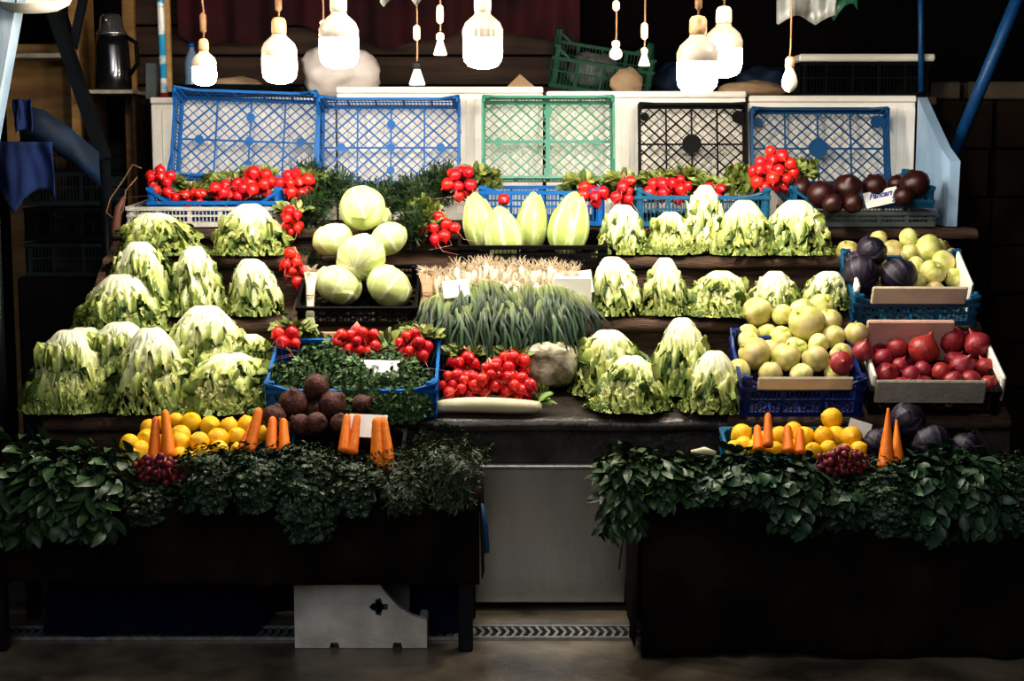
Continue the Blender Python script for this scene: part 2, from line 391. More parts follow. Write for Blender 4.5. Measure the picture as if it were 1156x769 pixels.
# ================================================================== CRATES
def lattice(mb,w,d,sp,wd,th,frame,plus=True,discs=True,off=0):
    """diagonal lattice in rect [-w/2,w/2]x[0,d] at z 0..th"""
    def clip(p,q):
        t0,t1=0,1; dx=q[0]-p[0]; dy=q[1]-p[1]
        for pp,qq in ((-dx,p[0]+w/2),(dx,w/2-p[0]),(-dy,p[1]),(dy,d-p[1])):
            if abs(pp)<1e-9:
                if qq<0:return None
            else:
                r=qq/pp
                if pp<0:t0=max(t0,r)
                else:t1=min(t1,r)
        if t0>=t1:return None
        return (p[0]+dx*t0,p[1]+dy*t0),(p[0]+dx*t1,p[1]+dy*t1)
    for sg in (1,-1):
        k=-(w+d)
        i=0
        while k<w+d:
            c=clip((k,0) if sg==1 else (k,0),(k+d*1.1*sg,d))
            if c: mb.bar((c[0][0],c[0][1],th/2),(c[1][0],c[1][1],th/2),wd*(1.9 if i%3==0 else 1),th)
            k+=sp; i+=1
    if plus:
        for xx in (-w/4,0,w/4): mb.bar((xx,0,th/2),(xx,d,th/2),wd*2.0,th*1.2)
        mb.bar((-w/2,d/2,th/2),(w/2,d/2,th/2),wd*2.0,th*1.2)
    if discs:
        for (x,y,r) in discs:
            mb.lathe([(0,th*.0),(r,0),(r,th*1.3),(0,th*1.3)],14,Matrix.Translation((x,y,0)))
def crate(name,label,m,mtx,w,d,h,group=None,base='star',posts=.03,slot=True,raise_=.03,cat='crate',rimw=.012):
    o=thing(name,label,cat,mtx,group)
    mm=M[m] if isinstance(m,str) else m
    # base
    mb=MB()
    if base=='star': dd=[(0,d/2,.02),(0,d*.78,.02),(0,d*.22,.018),(-w*.36,d/2,.02),(w*.36,d/2,.02)]
    elif base=='cross': dd=[(0,d/2,.016),(0,d*.87,.02),(0,d*.13,.02),(-w*.38,d/2,.018),(w*.38,d/2,.018)]
    elif base=='big': dd=[(0,d/2,.045),(w*.44,d*.86,.03),(w*.44,d*.1,.02),(-w*.44,d*.86,.02)]
    else: dd=[(0,d/2,.02)]
    lattice(mb,w-.02,d-.005,.050 if base!='plain' else .05,.0038,.005,0,base!='cross',dd)
    if base=='cross':
        mb.bar((0,0,.003),(0,d,.003),.02,.006); mb.bar((-w/2,d/2,.003),(w/2,d/2,.003),.012,.006)
    for y in (.006,d-.006): mb.bar((-w/2,y,.004),(w/2,y,.004),.012,.008)
    for x in (-w/2+.006,w/2-.006): mb.bar((x,0,.004),(x,d,.004),.012,.008)
    mb.build('base',mm,o)
    t=.006
    for (a,b) in (((-w/2,0),(w/2,0)),((-w/2,d),(w/2,d)),((-w/2,0),(-w/2,d)),((w/2,0),(w/2,d))):
        mb=MB(); A3=Vector((a[0],a[1],0)); B3=Vector((b[0],b[1],0)); L=(B3-A3).length; dr=(B3-A3)/L
        mb.bar(A3+Vector((0,0,h-.008)),B3+Vector((0,0,h-.008)),rimw,.016)
        mb.bar(A3+Vector((0,0,.01)),B3+Vector((0,0,.01)),t,.02)
        mb.bar(A3+Vector((0,0,h*.55)),B3+Vector((0,0,h*.55)),t*.7,.008)
        n=int(L/.016)
        for k in range(1,n):
            p=A3+dr*(L*k/n); mb.bar(p+Vector((0,0,.01)),p+Vector((0,0,h-.01)),.0035,.0035)
        nb=int(L/.12)
        for k in range(1,nb):
            p=A3+dr*(L*k/nb); mb.bar(p+Vector((0,0,.01)),p+Vector((0,0,h-.01)),.012,.005)
        # sloping shoulders up to raised corner
        if raise_:
            for e,s in ((A3,1),(B3,-1)):
                mb.bar(e+Vector((0,0,h+raise_-.006)),e+dr*s*.085+Vector((0,0,h-.006)),.010,.012)
        mb.build('side_wall',mm,o)
    for sx in (-1,1):
        for yy,sy in ((0,1),(d,-1)):
            mb=MB(); x=sx*w/2; p=posts
            mb.bbox(min(x,x-sx*p),max(x,x-sx*p),min(yy,yy+sy*p*.45),max(yy,yy+sy*p*.45),0,h+raise_,.003)
            mb.bbox(min(x,x-sx*p*.45),max(x,x-sx*p*.45),min(yy,yy+sy*p),max(yy,yy+sy*p),0,h+raise_,.003)
            mb.build('corner_post',mm,o)
    return o
# leaning crates along the top
def lean(pxl,pxr,pybot,pytop,m,label,base,roll=0,group=None,h=.14,dY=0):
    Yr=1.93+dY
    w=W(pxr-pxl,Yr); X=P((pxl+pxr)/2,0,Yr).x
    zb=P(0,pybot,1.90).z; zt=P(0,pytop,1.97).z
    tilt=math.radians(77); d=(zt-zb)/math.sin(tilt)
    c=Matrix.Translation((X,2.0+dY,zb-.03))@Matrix.Rotation(tilt,4,'X')@Matrix.Rotation(roll,4,'Z')
    return crate('plastic_crate',label,m,c,w,d,h,base=base,raise_=.055 if base=='star' else .02)
lean(192,352,199,104,'cblue','bright blue lattice crate leaning at far left above radishes','star',-.035)
lean(359,516,206,112,'cblue','bright blue lattice crate leaning between left blue and green crates','star',0)
lean(546,693,198,107,'cgreen','pale green lattice crate leaning against the white boards','cross',0,h=.10)
lean(726,847,198,112,'cblack','black lattice crate leaning against the white boards','big',0,h=.05)
lean(856,1010,202,118,'cblue2','dark blue lattice crate leaning behind the black beets','big',0,h=.06)
# white boards behind
def board(pxl,pxr,pytop,label,Y=2.15,th=.03,grp=None):
    xl=P(pxl,110,Y).x; xr=P(pxr,110,Y).x; zt=P(600,pytop,Y).z
    o=thing('foam_board',label,'foam board',(0,Y,T[1]+.004))
    mb=MB(); mb.bbox(xl,xr,0,th,0,zt-T[1]-.035,.004); mb.build('panel',M['foam'],o)
    mb=MB(); mb.bbox(xl-.001,xr+.001,-.014,th+.012,zt-T[1]-.034,zt-T[1]-.004,.006); mb.build('rim',M['foam'],o)
    mb=MB(); 
    k=xl+.05
    while k<xr-.03: mb.bbox(k,k+.05,-.006,-.0002,.03,zt-T[1]-.06,.003); k+=.085
    mb.build('molded_ribs',M['foam'],o)
board(170,378,110,'white foam board behind the leftmost blue leaning crate')
board(380,613,98,'white foam board behind the bulb and green leaning crate')
board(617,842,103,'white foam board behind the black leaning crate')
board(846,1034,108,'white foam board behind the dark blue leaning crate')
# side wing right
a=P(1036,110,2.13); b=P(1071,182,1.52)
mb=MB(); zb=T[1]+.004
xa=a.x; xb=b.x
pr=[(xa,2.13,zb),(xb,1.52,zb),(xb,1.50,b.z),(xb-.01,1.62,b.z+.06),(xa,2.13,a.z)]
vs=[Vector(p) for p in pr]+[Vector(p)+Vector((.045,.0,0)) for p in pr]
mb.add(vs,[(0,1,2,3,4),(9,8,7,6,5)]+[(i+5,(i+1)%5+5,(i+1)%5,i) for i in range(5)])
w_=mb.build('side_board',M['foamblue']); tag(w_,'pale blue foam side board at right end of top shelf','foam board')
# top shelf crates
crate('plastic_crate','grey white slotted crate under the blue radish crate','cgrey',TR((P(231,250,1.44).x,1.45,T[1]+.006),math.radians(3)),W(176,1.44),.50,.085,base='plain',raise_=0)
crate('plastic_crate','bright blue crate of radishes on the grey slotted crate','cblue',TR((P(243,230,1.5).x,1.49,T[1]+.03),math.radians(5)),W(150,1.5),.40,.085,base='plain',raise_=.06)
crate('plastic_crate','bright blue crate under the green leaning crate','cblue',TR((P(612,240,1.5).x,1.50,T[1]+.008),math.radians(2)),W(140,1.5),.40,.15,base='plain',raise_=.02)
crate('plastic_crate','teal crate of radish bunches below the black leaning crate','cteal',TR((P(792,240,1.5).x,1.47,T[1]+.008),math.radians(2)),W(150,1.5),.50,.13,base='plain',raise_=.035)
crate('plastic_crate','grey green slotted crate beneath the black beets crate','cgreyg',TR((P(975,250,1.47).x,1.455,T[1]+.006),math.radians(2)),W(158,1.47),.42,.065,base='plain',raise_=0)
bt=TR((P(972,235,1.47).x,1.46,T[1]+.085),math.radians(9))
crate('plastic_crate','teal blue crate holding black beets and a price card','cteal',bt,W(160,1.5),.45,.035,base='plain',raise_=.06)
# centre / right tilted crates
def tiltcrate(label,m,pxl,pxr,Y,z,tilt,d,h,raise_=.02,posts=.035,cat='crate',rz=0):
    X=P((pxl+pxr)/2,400,Y).x; w=W(pxr-pxl,Y)
    mt=TR((X,Y,z),math.radians(tilt),0,rz)
    o=crate('plastic_crate',label,m,mt,w,d,h,base='plain',raise_=raise_,posts=posts,cat=cat)
    return o,mt,w
kc,mkc,wkc=tiltcrate('black crate heaped with white cabbages','cblack',337,471,.90,1.035,26,.33,.085,0)
nc,mnc,wnc=tiltcrate('black crate holding pointed green cabbages','cblack',518,684,1.17,1.252,12,.26,.085,0)
pc,mpc,wpc=tiltcrate('bright blue crate full of parsley below the radishes','cblue',300,493,.50,.74,24,.36,.12,.03)
q1,mq1,wq1=tiltcrate('teal crate of quinces and red cabbages at right','cteal',961,1099,.89,1.04,27,.36,.10,.035,rz=-.03)
q2,mq2,wq2=tiltcrate('navy blue crate heaped with pale yellow pomelos','cnavy',836,975,.50,.742,24,.36,.13,.04)
q3,mq3,wq3=tiltcrate('black crate of red onions at far right','cblack',982,1128,.52,.75,24,.36,.10,.0,rz=-.03)
def liner(mt,w,label,m,x0,x1,y0,y1,z0,z1,b=.006):
    mb=MB(); c=Vector(((x0+x1)/2,(y0+y1)/2,z0))
    mb.bbox(x0-c.x,x1-c.x,y0-c.y,y1-c.y,0,z1-z0,b); o=mb.build('lining_panel',M[m],{id(mq1):q1,id(mq2):q2,id(mq3):q3}[id(mt)]); o.matrix_local=Matrix.Translation(c)
    return tag(o,label)
liner(mq1,wq1,'tan foam panel across the front of the quince crate','cream',-wq1/2+.055,wq1/2-.055,-.02,-.0075,.105,.185)
liner(mq1,wq1,'white foam panel on left side of the quince crate','foam',-wq1/2+.012,-wq1/2+.027,.055,.31,.02,.145)
liner(mq1,wq1,'white foam panel on right side of the quince crate','foam',wq1/2-.027,wq1/2-.012,.055,.31,.02,.155)
liner(mq2,wq2,'cream wooden panel across the front of the pomelo crate','cream',-wq2/2+.05,wq2/2-.05,-.02,-.0075,.125,.182)
liner(mq3,wq3,'grey cream foam panel across the front of onion crate','greyfoam',-wq3/2+.01,wq3/2-.06,-.022,-.0075,.055,.155)
liner(mq3,wq3,'pinkish foam panel standing behind the red onions','pinkfoam',-wq3/2+.03,wq3/2-.11,.315,.335,.03,.21)
liner(mq3,wq3,'white foam panel on right side of the onion crate','foam',wq3/2+.0075,wq3/2+.024,.03,.35,.03,.14)
liner(mq3,wq3,'white foam panel on left side of the onion crate','foam',-wq3/2+.012,-wq3/2+.026,.04,.30,.02,.14)
# wooden slat below cabbage crate
o=MB(); o.bbox(-.16,.16,-.012,.012,0,.028,.004); s_=o.build('wooden_lath',M['wood']); s_.location=(P(398,368,.86).x,.872,.985); tag(s_,'pale wooden slat beneath the black cabbage crate','wooden lath')
# ================================================================== VEGETABLE MESHES
WH=(.82,.84,.60); YG=(.58,.61,.17); GR=(.19,.265,.045); DG=(.045,.095,.018)
def lettuce_mesh(seed,flare=1.0,pale=.5,dome=1.0,frz=1.0):
    r=random.Random(seed); mb=MB()
    lean=Vector((r.uniform(-.2,.2),r.uniform(-.1,.1),0))
    def prof(t): return (.07+.93*t**(.95+.25*(1-dome)))*flare, 1-t**(1.30+.50*dome)
    for layer,n,sc in ((0,7,.80),(1,9,.92),(2,10,1.0)):
        for k in range(n):
            a=2*PI*(k+r.uniform(-.4,.4))/n+layer*.7; Ls=r.uniform(.72,1.10)*(.80 if layer==2 else 1); ph=r.uniform(0,6); ph2=r.uniform(0,6)
            bend=r.uniform(-.6,.6); lift=r.uniform(0,.10); wd=r.uniform(.8,1.2); tone=r.uniform(-.12,.12)
            rows=[];cols=[]; nr,nc=20,15
            for i in range(nr):
                s_=i/(nr-1); t=s_*Ls; row=[];cr=[]
                rad,z=prof(min(t,1.0)); rad=rad*sc+.035*layer+max(0,t-1)*.6
                w=(.11+.34*t**.9)*wd
                if s_>.82: w*=1-.35*((s_-.82)/.18)**2
                for j in range(nc):
                    u=-1+2*j/(nc-1)
                    am=.16*frz*max(0,s_-.30)**1.2*(.20+abs(u)**1.6)
                    fr=am*(math.sin(u*9+ph+s_*7)+.6*math.sin(u*19+s_*23+ph2))
                    fr2=.10*frz*max(0,s_-.72)*math.sin(u*24+ph2)*2
                    rr=rad+fr+fr2+.05*max(0,s_-.5)*math.sin(s_*21+ph2+u*3)-.07*u*u*w*2+.022*math.cos(u*10)*(1-s_*.6)+lift*max(0,s_-.6)
                    tz=z+.8*am*math.cos(u*11+ph2+s_*13)+(.06*math.sin(s_*25+ph+u*4) if s_>.6 else 0)+lift*max(0,s_-.7)*1.5
                    aa=a+bend*t*t*.6
                    tang=u*w*(1+.14*math.sin(s_*17+ph+u))
                    row.append(Vector((rr*math.cos(aa)-tang*math.sin(aa),rr*math.sin(aa)+tang*math.cos(aa),max(.005,tz)))+lean*max(0,tz)**1.5)
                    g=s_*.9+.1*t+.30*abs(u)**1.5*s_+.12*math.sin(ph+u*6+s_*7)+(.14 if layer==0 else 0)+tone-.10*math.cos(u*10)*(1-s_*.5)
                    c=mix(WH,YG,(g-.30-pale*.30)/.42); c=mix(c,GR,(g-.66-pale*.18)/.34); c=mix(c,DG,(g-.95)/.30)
                    if abs(u)<.12: c=mix(c,WH,.5*(1-s_*.7))
                    cr.append(c)
                rows.append(row);cols.append(cr)
            mb.grid(rows,cols)
    for k in range(int(230*frz)):   # curly fringe round the foot
        a=r.uniform(0,2*PI); t=r.uniform(.55,1.12) ; rad,z0=prof(min(1,t)); rr=rad+.05+max(0,t-1); z=max(0,z0)*r.uniform(.5,1.05)+r.uniform(0,.05); s=r.uniform(.07,.16)*(1.0 if t>.8 else .8)
        q=Matrix.Rotation(a,4,'Z')@Matrix.Rotation(r.uniform(.4,1.5),4,'Y')@Matrix.Rotation(r.uniform(0,6),4,'Z')
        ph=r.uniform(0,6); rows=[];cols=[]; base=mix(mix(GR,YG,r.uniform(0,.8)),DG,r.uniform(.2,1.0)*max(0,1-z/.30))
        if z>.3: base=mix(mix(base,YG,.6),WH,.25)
        for i in range(5):
            row=[];cr=[]
            for j in range(6):
                x=(i/4-.5)*s; y=(j/5-.5)*s*1.7
                zz=.34*s*math.sin(j*2.3+ph)*(i/4+.2)+.18*s*math.cos(i*2+ph)
                p=q@Vector((x,y,zz))+Vector((rr*math.cos(a),rr*math.sin(a),max(.02,z)))
                p.z=max(.0,p.z); row.append(p); cr.append(mix(base,YG,.35*(i/4)*min(1,z/.2)))
            rows.append(row);cols.append(cr)
        mb.grid(rows,cols)
    cols=[];rows=[]
    for i in range(10):
        t=i/9; rr,z=prof(t*.96); rr*=.70+.2*(1-t)
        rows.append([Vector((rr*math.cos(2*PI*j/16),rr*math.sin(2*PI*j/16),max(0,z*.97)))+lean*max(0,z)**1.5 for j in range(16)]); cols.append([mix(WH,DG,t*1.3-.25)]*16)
    rows.insert(0,[Vector((0,0,.975))+lean]*16); cols.insert(0,[WH]*16)
    mb.grid(rows,cols,True)
    return mb.mesh('lettuce',M['lett'])
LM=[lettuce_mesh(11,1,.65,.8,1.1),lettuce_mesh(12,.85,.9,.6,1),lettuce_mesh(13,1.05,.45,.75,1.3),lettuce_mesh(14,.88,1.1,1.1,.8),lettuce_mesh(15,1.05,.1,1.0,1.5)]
def lettuce(px,py,w,h,var,label,tier=None,Y=None,ry=0,rz=None,dz=0):
    if tier:
        Y0=LIP[tier][0]
        Yc=Y if Y is not None else Y0+.13
        X=P(px,py,Yc).x; z=tier_z(X,Yc,tier)+.004+dz
        R=W(w,Yc)/2
    else:
        Yc=Y; p=P(px,py,Yc); X=p.x; z=p.z; R=W(w,Yc)/2
    top=P(px,py-h,Yc).z
    H=max(.08,top-z)
    R*=1.04; Ry=min(R,.14)
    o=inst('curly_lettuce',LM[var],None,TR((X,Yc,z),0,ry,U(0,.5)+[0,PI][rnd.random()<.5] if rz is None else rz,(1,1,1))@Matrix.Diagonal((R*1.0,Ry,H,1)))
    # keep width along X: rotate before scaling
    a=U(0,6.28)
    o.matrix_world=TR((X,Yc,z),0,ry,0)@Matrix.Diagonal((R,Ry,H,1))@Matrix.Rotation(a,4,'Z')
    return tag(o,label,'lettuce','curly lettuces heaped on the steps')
L_=lettuce
L_(183,288,92,48,4,'low green curly lettuce below grey slotted crate, far left','C',1.28)
L_(283,290,84,60,0,'pale curly lettuce on upper left step under the radishes','C',1.28)
L_(163,348,78,75,2,'curly lettuce at left end of the second left step','B',1.0)
L_(222,350,76,72,1,'tall white crowned lettuce in middle of second left step','B',1.0)
L_(289,350,66,58,3,'smooth pale lettuce beside the hanging radishes on left','B',1.0)
L_(140,395,104,85,0,'tall white topped lettuce crowning the left heap','B',.90,dz=-.04)
L_(92,425,84,56,4,'dark green lettuce at outer left edge of the heap',None,.78)
L_(140,435,96,72,2,'lettuce under the tall white one in left heap',None,.72)
L_(82,458,96,86,2,'loose leafed lettuce at bottom left corner of heap','A',.63)
L_(172,466,98,96,0,'pale peaked lettuce at front centre of left heap','A',.63)
L_(232,425,108,80,0,'wide creamy lettuce at upper right of left heap',None,.78)
L_(278,420,60,42,4,'green frilly lettuce at right edge of left heap',None,.80)
L_(258,466,110,66,4,'yellow green lettuce at front right of left heap','A',.63)
L_(702,291,58,60,3,'rounded pale lettuce at left end of upper right step','C',1.28)
L_(757,289,56,50,2,'small lettuce second from left on upper right step','C',1.29)
L_(795,283,62,74,1,'tall white topped lettuce in upper right row, highest peak','C',1.33)
L_(840,292,66,66,0,'pale pointed lettuce in middle of upper right row','C',1.27)
L_(897,292,80,66,0,'wide pale lettuce at right end of upper right row','C',1.29)
L_(696,362,66,72,3,'tall cream lettuce at left of middle right step','B',1.0)
L_(749,361,62,70,1,'pointed cream lettuce second on middle right step','B',1.0)
L_(811,360,74,54,2,'squat frilly lettuce third on middle right step','B',1.0)
L_(874,352,70,46,1,'small pale lettuce just behind the pomelos','B',1.02)
L_(930,352,62,46,3,'small white lettuce beside the teal quince crate','B',1.02)
L_(692,432,80,60,4,'green edged lettuce behind the front right lettuces, at left','A',.76)
L_(769,431,70,72,0,'upright pale lettuce behind the front right lettuces','A',.77)
L_(709,470,80,68,2,'frilly lettuce at front of right slab, leftmost','A',.62)
L_(806,474,70,78,0,'tall lettuce at front of right slab beside navy crate','A',.60)
# ---- cabbages
def cabbage_mesh(seed,long=1.0,c1=(.64,.68,.32),c2=(.44,.53,.16),vc=(.86,.86,.62),nl=7,top=False,name='cabbage',nv=9,taper=0,m='cabb',vp=10,amp=.02):
    r=random.Random(seed); nu,nv_=72,44; mb=MB()
    lv=[(k*2.39996+r.uniform(-.3,.3), r.uniform(1.7,2.7), r.uniform(.9,1.35), r.uniform(0,6)) for k in range(nl)]
    rows=[];cols=[]
    for i in range(nv_+1):
        th=PI*i/nv_; row=[];cr=[]
        for j in range(nu):
            ph=2*PI*j/nu
            off=0;vein=0;cc=c1;ins=False
            for k,(pc_,T_,Wd,phs) in enumerate(lv):
                d=(ph-pc_+PI)%(2*PI)-PI
                e=1-(th/T_)**2
                lim=Wd*math.sqrt(max(0,e))+.05*math.sin(th*9+phs)
                if th<T_ and abs(d)<lim:
                    edge=min(1,(lim-abs(d))/.10)
                    off=(nl-k)*.016*(.35+.65*edge)+.012*(1-edge)
                    fan=d/(max(.25,math.sin(th))**.3)
                    vein=max(0,math.cos(fan*nv))**vp*.8
                    if abs(d)<.07: vein=1.3
                    cc=mix(c1,c2,(k%3)/2*.8+.2*math.sin(phs)); 
                    if edge<.9: cc=mix(cc,vc,.35)
                    ins=True; break
            rr=1+off*.9+vein*amp*(math.sin(th)**.5 if 0<th<PI else 0)+.02*noise.noise(Vector((math.cos(ph)*1.5,math.sin(ph)*1.5,th*1.5+seed)))
            c=mix(cc,vc,min(1,vein*.85)*(1 if ins else 0)); c=mix(c,vc,max(0,(.55-th))*1.3)
            st=math.sin(th)*rr; z=-math.cos(th)*rr*long
            if taper: st*=(1-taper*( (1-math.cos(th))/2 )**1.3) 
            row.append(Vector((st*math.cos(ph),st*math.sin(ph),z))); cr.append(c)
        rows.append(row);cols.append(cr)
    mb.grid(rows,cols,True)
    return mb.mesh(name,M[m])
CB=[cabbage_mesh(s) for s in (1,2,3)]
NB=[cabbage_mesh(s,1.45,(.50,.60,.19),(.36,.49,.11),(.84,.87,.60),6,nv=8,taper=.42,vp=3,amp=.035) for s in (5,6)]
RB=[cabbage_mesh(s,.95,(.012,.009,.020),(.030,.018,.040),(.075,.065,.10),8,nv=15,vp=6,amp=.03,name='red_cabbage') for s in (8,9)]
def ball(name,meshes,px,py,rpx,Y,label,cat,group=None,rx=0,ry=0,rz=0,sc=(1,1,1),k=0):
    p=P(px,py,Y); R=W(rpx,Y)
    o=inst(name,meshes[k%len(meshes)],None,TR(p,rx,ry,rz,tuple(R*s for s in sc)))
    return tag(o,label,cat,group)
cg='white cabbages heaped in the black crate'
ball('white_cabbage',CB,382,321,24,1.00,'white cabbage at front left of the black crate heap','cabbage',cg,.5,.2,1,(1.12,1,.85),0)
ball('white_cabbage',CB,440,323,25,1.00,'white cabbage at front right of the black crate heap','cabbage',cg,.6,-.3,2,(1.12,1,.85),1)
ball('white_cabbage',CB,408,290,25,1.06,'white cabbage in the centre of the heap with crossing veins','cabbage',cg,1.0,.6,2.6,(1.12,1,.97),2)
ball('white_cabbage',CB,375,270,20,1.20,'white cabbage at middle left of the cabbage heap','cabbage',cg,.4,.1,4,(1.12,1,.86),1)
ball('white_cabbage',CB,438,269,21,1.20,'white cabbage at middle right of the cabbage heap','cabbage',cg,.5,-.2,5,(1.12,1,.82),0)
ball('white_cabbage',CB,409,236,24,1.26,'round white cabbage topping the cabbage heap','cabbage',cg,2.6,.1,1,(1.0,1,1.02),1)
ball('white_cabbage',CB,426,245,14,1.36,'small cabbage peeking out behind the topmost cabbage','cabbage',cg,.4,.1,1,(1.1,1,1),0)
ng='pointed cabbages standing in the black crate'
ball('pointed_cabbage',NB,541,249,22,1.36,'pointed cabbage standing at the left of the row','cabbage',ng,-.15,-.10,1,(1.0,.95,1.0),0)
ball('pointed_cabbage',NB,568,262,24,1.24,'pointed cabbage standing forward of the others, second from left','cabbage',ng,-.2,.08,2.5,(1.05,.95,.86),1)
ball('pointed_cabbage',NB,601,249,20,1.37,'slim pointed cabbage third from left in the row','cabbage',ng,-.1,.05,4,(1.0,.95,1.12),0)
ball('pointed_cabbage',NB,643,251,26,1.33,'largest pointed cabbage at the right end of the row','cabbage',ng,-.15,.1,5.5,(1.0,.95,.93),1)
# ---- radishes
mb=MB(); mb.lathe([(0,-1.5),(.03,-1.48),(.06,-1.25),(.22,-1.02),(.55,-.82),(.85,-.5),(1,-.05),(.95,.4),(.72,.76),(.35,.95),(.18,1.0),(0,1.0)],14)
RAD=mb.mesh('radish',M['radish']); 
RADD=mb.mesh('radish',M['radishd'])
def leaf(mb,p,n,d,L,Wd,col,col2=None,curl=.25,seg=4):
    """a pointed oval leaf: starts at p, runs along d, faces n"""
    d=d.normalized(); n=(n-d*n.dot(d)); n=n.normalized() if n.length>1e-5 else d.orthogonal().normalized(); s=d.cross(n)
    rows=[];cols=[]; col2=col2 or col
    for i in range(seg+1):
        t=i/seg; w=Wd*math.sin(PI*min(.97,(t*.86+.10)))**.8
        c=p+d*(L*t)+n*(curl*L*(t-t*t*1.6)); 
        rows.append([c-s*w+n*w*.35,c,c+s*w+n*w*.35]); cols.append([col,mix(col,col2,.6),col])
    mb.grid(rows,cols)
def rv(r): 
    while True:
        v=Vector((r.uniform(-1,1),r.uniform(-1,1),r.uniform(-1,1)))
        if .05<v.length<1: return v
def leafclump(seed,n,rad,L,Wd,cols,name='leaves',flat=.6):
    r=random.Random(seed); mb=MB()
    for k in range(n):
        v=rv(r); v=Vector((v.x*rad[0],v.y*rad[1],abs(v.z)*rad[2]*flat+.0))
        d=Vector((v.x/rad[0],v.y/rad[1]*.8,r.uniform(-.2,.9))); c=mix(cols[0],cols[1],r.random()**1.5)
        leaf(mb,v*.7,Vector((r.uniform(-.5,.5),-.6+r.uniform(-.5,.5),1)),d,L*r.uniform(.6,1.2),Wd*r.uniform(.7,1.2),c,mix(c,(.5,.6,.25),.35),r.uniform(-.1,.5))
    return mb.mesh(name,M['herb'])
RL=[leafclump(s,60,(.10,.05,.05),.045,.015,((.05,.09,.02),(.34,.36,.08))) for s in (1,2,3)]
def radish_bunch(px,py,Y,n,rx,ry,label,rp=6.5,leaves=True,dark=False,lrot=0,lpos=None,pts=None,grp='radish bunches across the stall',stems=True):
    """rx, ry in pixels: extent of the cluster"""
    c=P(px,py,Y); o=thing('radish_bunch',label,'radishes',Matrix.Translation(c),grp)
    r=random.Random(int(px*7+py)); R=W(rp,Y); got=[]
    tries=0
    while len(got)<n and tries<4000:
        tries+=1; v=rv(r); q=Vector((v.x*W(rx,Y),v.y*R*1.6,v.z*W(ry,Y)))
        if all((q-g_).length>R*1.5 for g_ in got): got.append(q)
    tie=Vector((0,R*1.5,W(ry,Y)*.9+R))
    for q in got:
        dd=(q-tie)*1.0+rv(r)*R*2; dd=dd.normalized(); m=dd.to_track_quat('-Z','Y').to_matrix().to_4x4()
        s=R*r.uniform(.82,1.15); m=Matrix.Translation(q)@m@Matrix.Diagonal((s,s,s*r.uniform(.9,1.1),1))
        inst('radish',RADD if dark else RAD,o,m)
    if stems:
        mb=MB()
        for q in got[:10]:
            mid=(q+tie)/2+rv(r)*R*.6; mb.tube([q+Vector((0,0,R*.4)),mid,tie],.0022,5)
        for k in range(3):
            q=got[k]; mb.tube([q,q+Vector((r.uniform(-1,1),-.8,-.9))*R*2,q+Vector((r.uniform(-1.5,1.5)*2,-1,-1.2))*R*2.2],[.0018,.0012,.0005],4)
        mb.build('stems',M['root'],o,True)
    if leaves:
        lp=Vector(lpos) if lpos else Vector((0,R*2.2,W(ry,Y)*.55))
        inst('leaves',RL[int(px)%3],o,TR(lp,0,lrot,r.uniform(-.4,.4),1.0))
    return o
Rb=radish_bunch
Rb(180,205,1.55,12,16,16,'radish bunch hanging over the left corner of the blue crate',6.2,lpos=(.03,.05,-.02))
Rb(214,222,1.58,9,18,8,'small sparse radish bunch second in the blue crate',5.5)
Rb(258,216,1.60,12,22,11,'radish bunch in the middle of the blue crate',6.5)
Rb(290,208,1.60,15,22,15,'plump radish bunch at centre right of blue crate',7)
Rb(334,212,1.56,14,20,18,'radish bunch spilling off the right of blue crate',6.5,lpos=(.05,.05,.03))
Rb(330,249,1.36,9,11,14,'small radish bunch hanging beside the grey slotted crate',6)
Rb(332,303,1.10,10,14,19,'radish bunch dangling by the upper left of cabbages',6.5,leaves=False)
Rb(519,207,1.55,10,16,16,'radish bunch between the blue and green leaning crates',6.8,lpos=(.07,.05,.03))
Rb(496,260,1.30,8,18,17,'radish bunch between cabbages and pointed cabbages',6.8,lpos=(-.07,.03,.03))
Rb(568,226,1.45,1,3,3,'single radish lying between the pointed cabbages',6.5,leaves=False,stems=False)
Rb(669,219,1.50,7,16,10,'radish bunch at right of the largest pointed cabbage',6.5,lpos=(-.04,.04,.04))
Rb(705,216,1.50,8,12,17,'narrow radish bunch beside the teal crate left end',6.3)
Rb(742,214,1.52,8,14,10,'radish bunch at left inside the teal crate',6.5)
Rb(766,213,1.55,8,13,12,'radish bunch at centre inside the teal crate',6.5,lpos=(.03,.05,.05))
Rb(803,217,1.50,6,13,9,'radish bunch behind the tallest right lettuce',6.3)
Rb(872,194,1.50,22,24,24,'largest radish bunch standing above the beet crate corner',7,lpos=(.10,.05,0),lrot=.4)
Rb(322,384,.74,6,15,11,'five radishes on the left corner of parsley crate',7.5,leaves=True,lpos=(.02,.05,.03))
Rb(402,388,.70,18,25,19,'radish bunch above the white card on the parsley crate',6.8,lpos=(.12,.05,-.01))
Rb(467,393,.70,14,17,18,'radish bunch at right corner of the parsley crate',6.8,lpos=(.03,.05,.03))
Rb(524,412,.70,9,16,14,'radish bunch at upper left of the loose radish heap',7)
Rb(520,436,.64,16,26,14,'radish bunch at lower left above the daikon',7,leaves=False)
Rb(577,414,.70,11,18,16,'radish bunch at upper right of the loose radish heap',7)
Rb(578,437,.64,16,26,14,'radish bunch at lower right above the daikon',7,leaves=False)
Rb(552,428,.62,9,14,18,'radish bunch in the middle of the heap above daikon',7,leaves=False)
dg='dark small radish bunches among front greens'
Rb(180,531,.02,34,32,17,'dark red radish bunch between spinach and parsley, left table',4.2,leaves=False,dark=True,grp=dg)
Rb(951,521,.02,32,30,16,'dark crimson radish bunch in front of right lemons',4.6,leaves=False,dark=True,grp=dg)
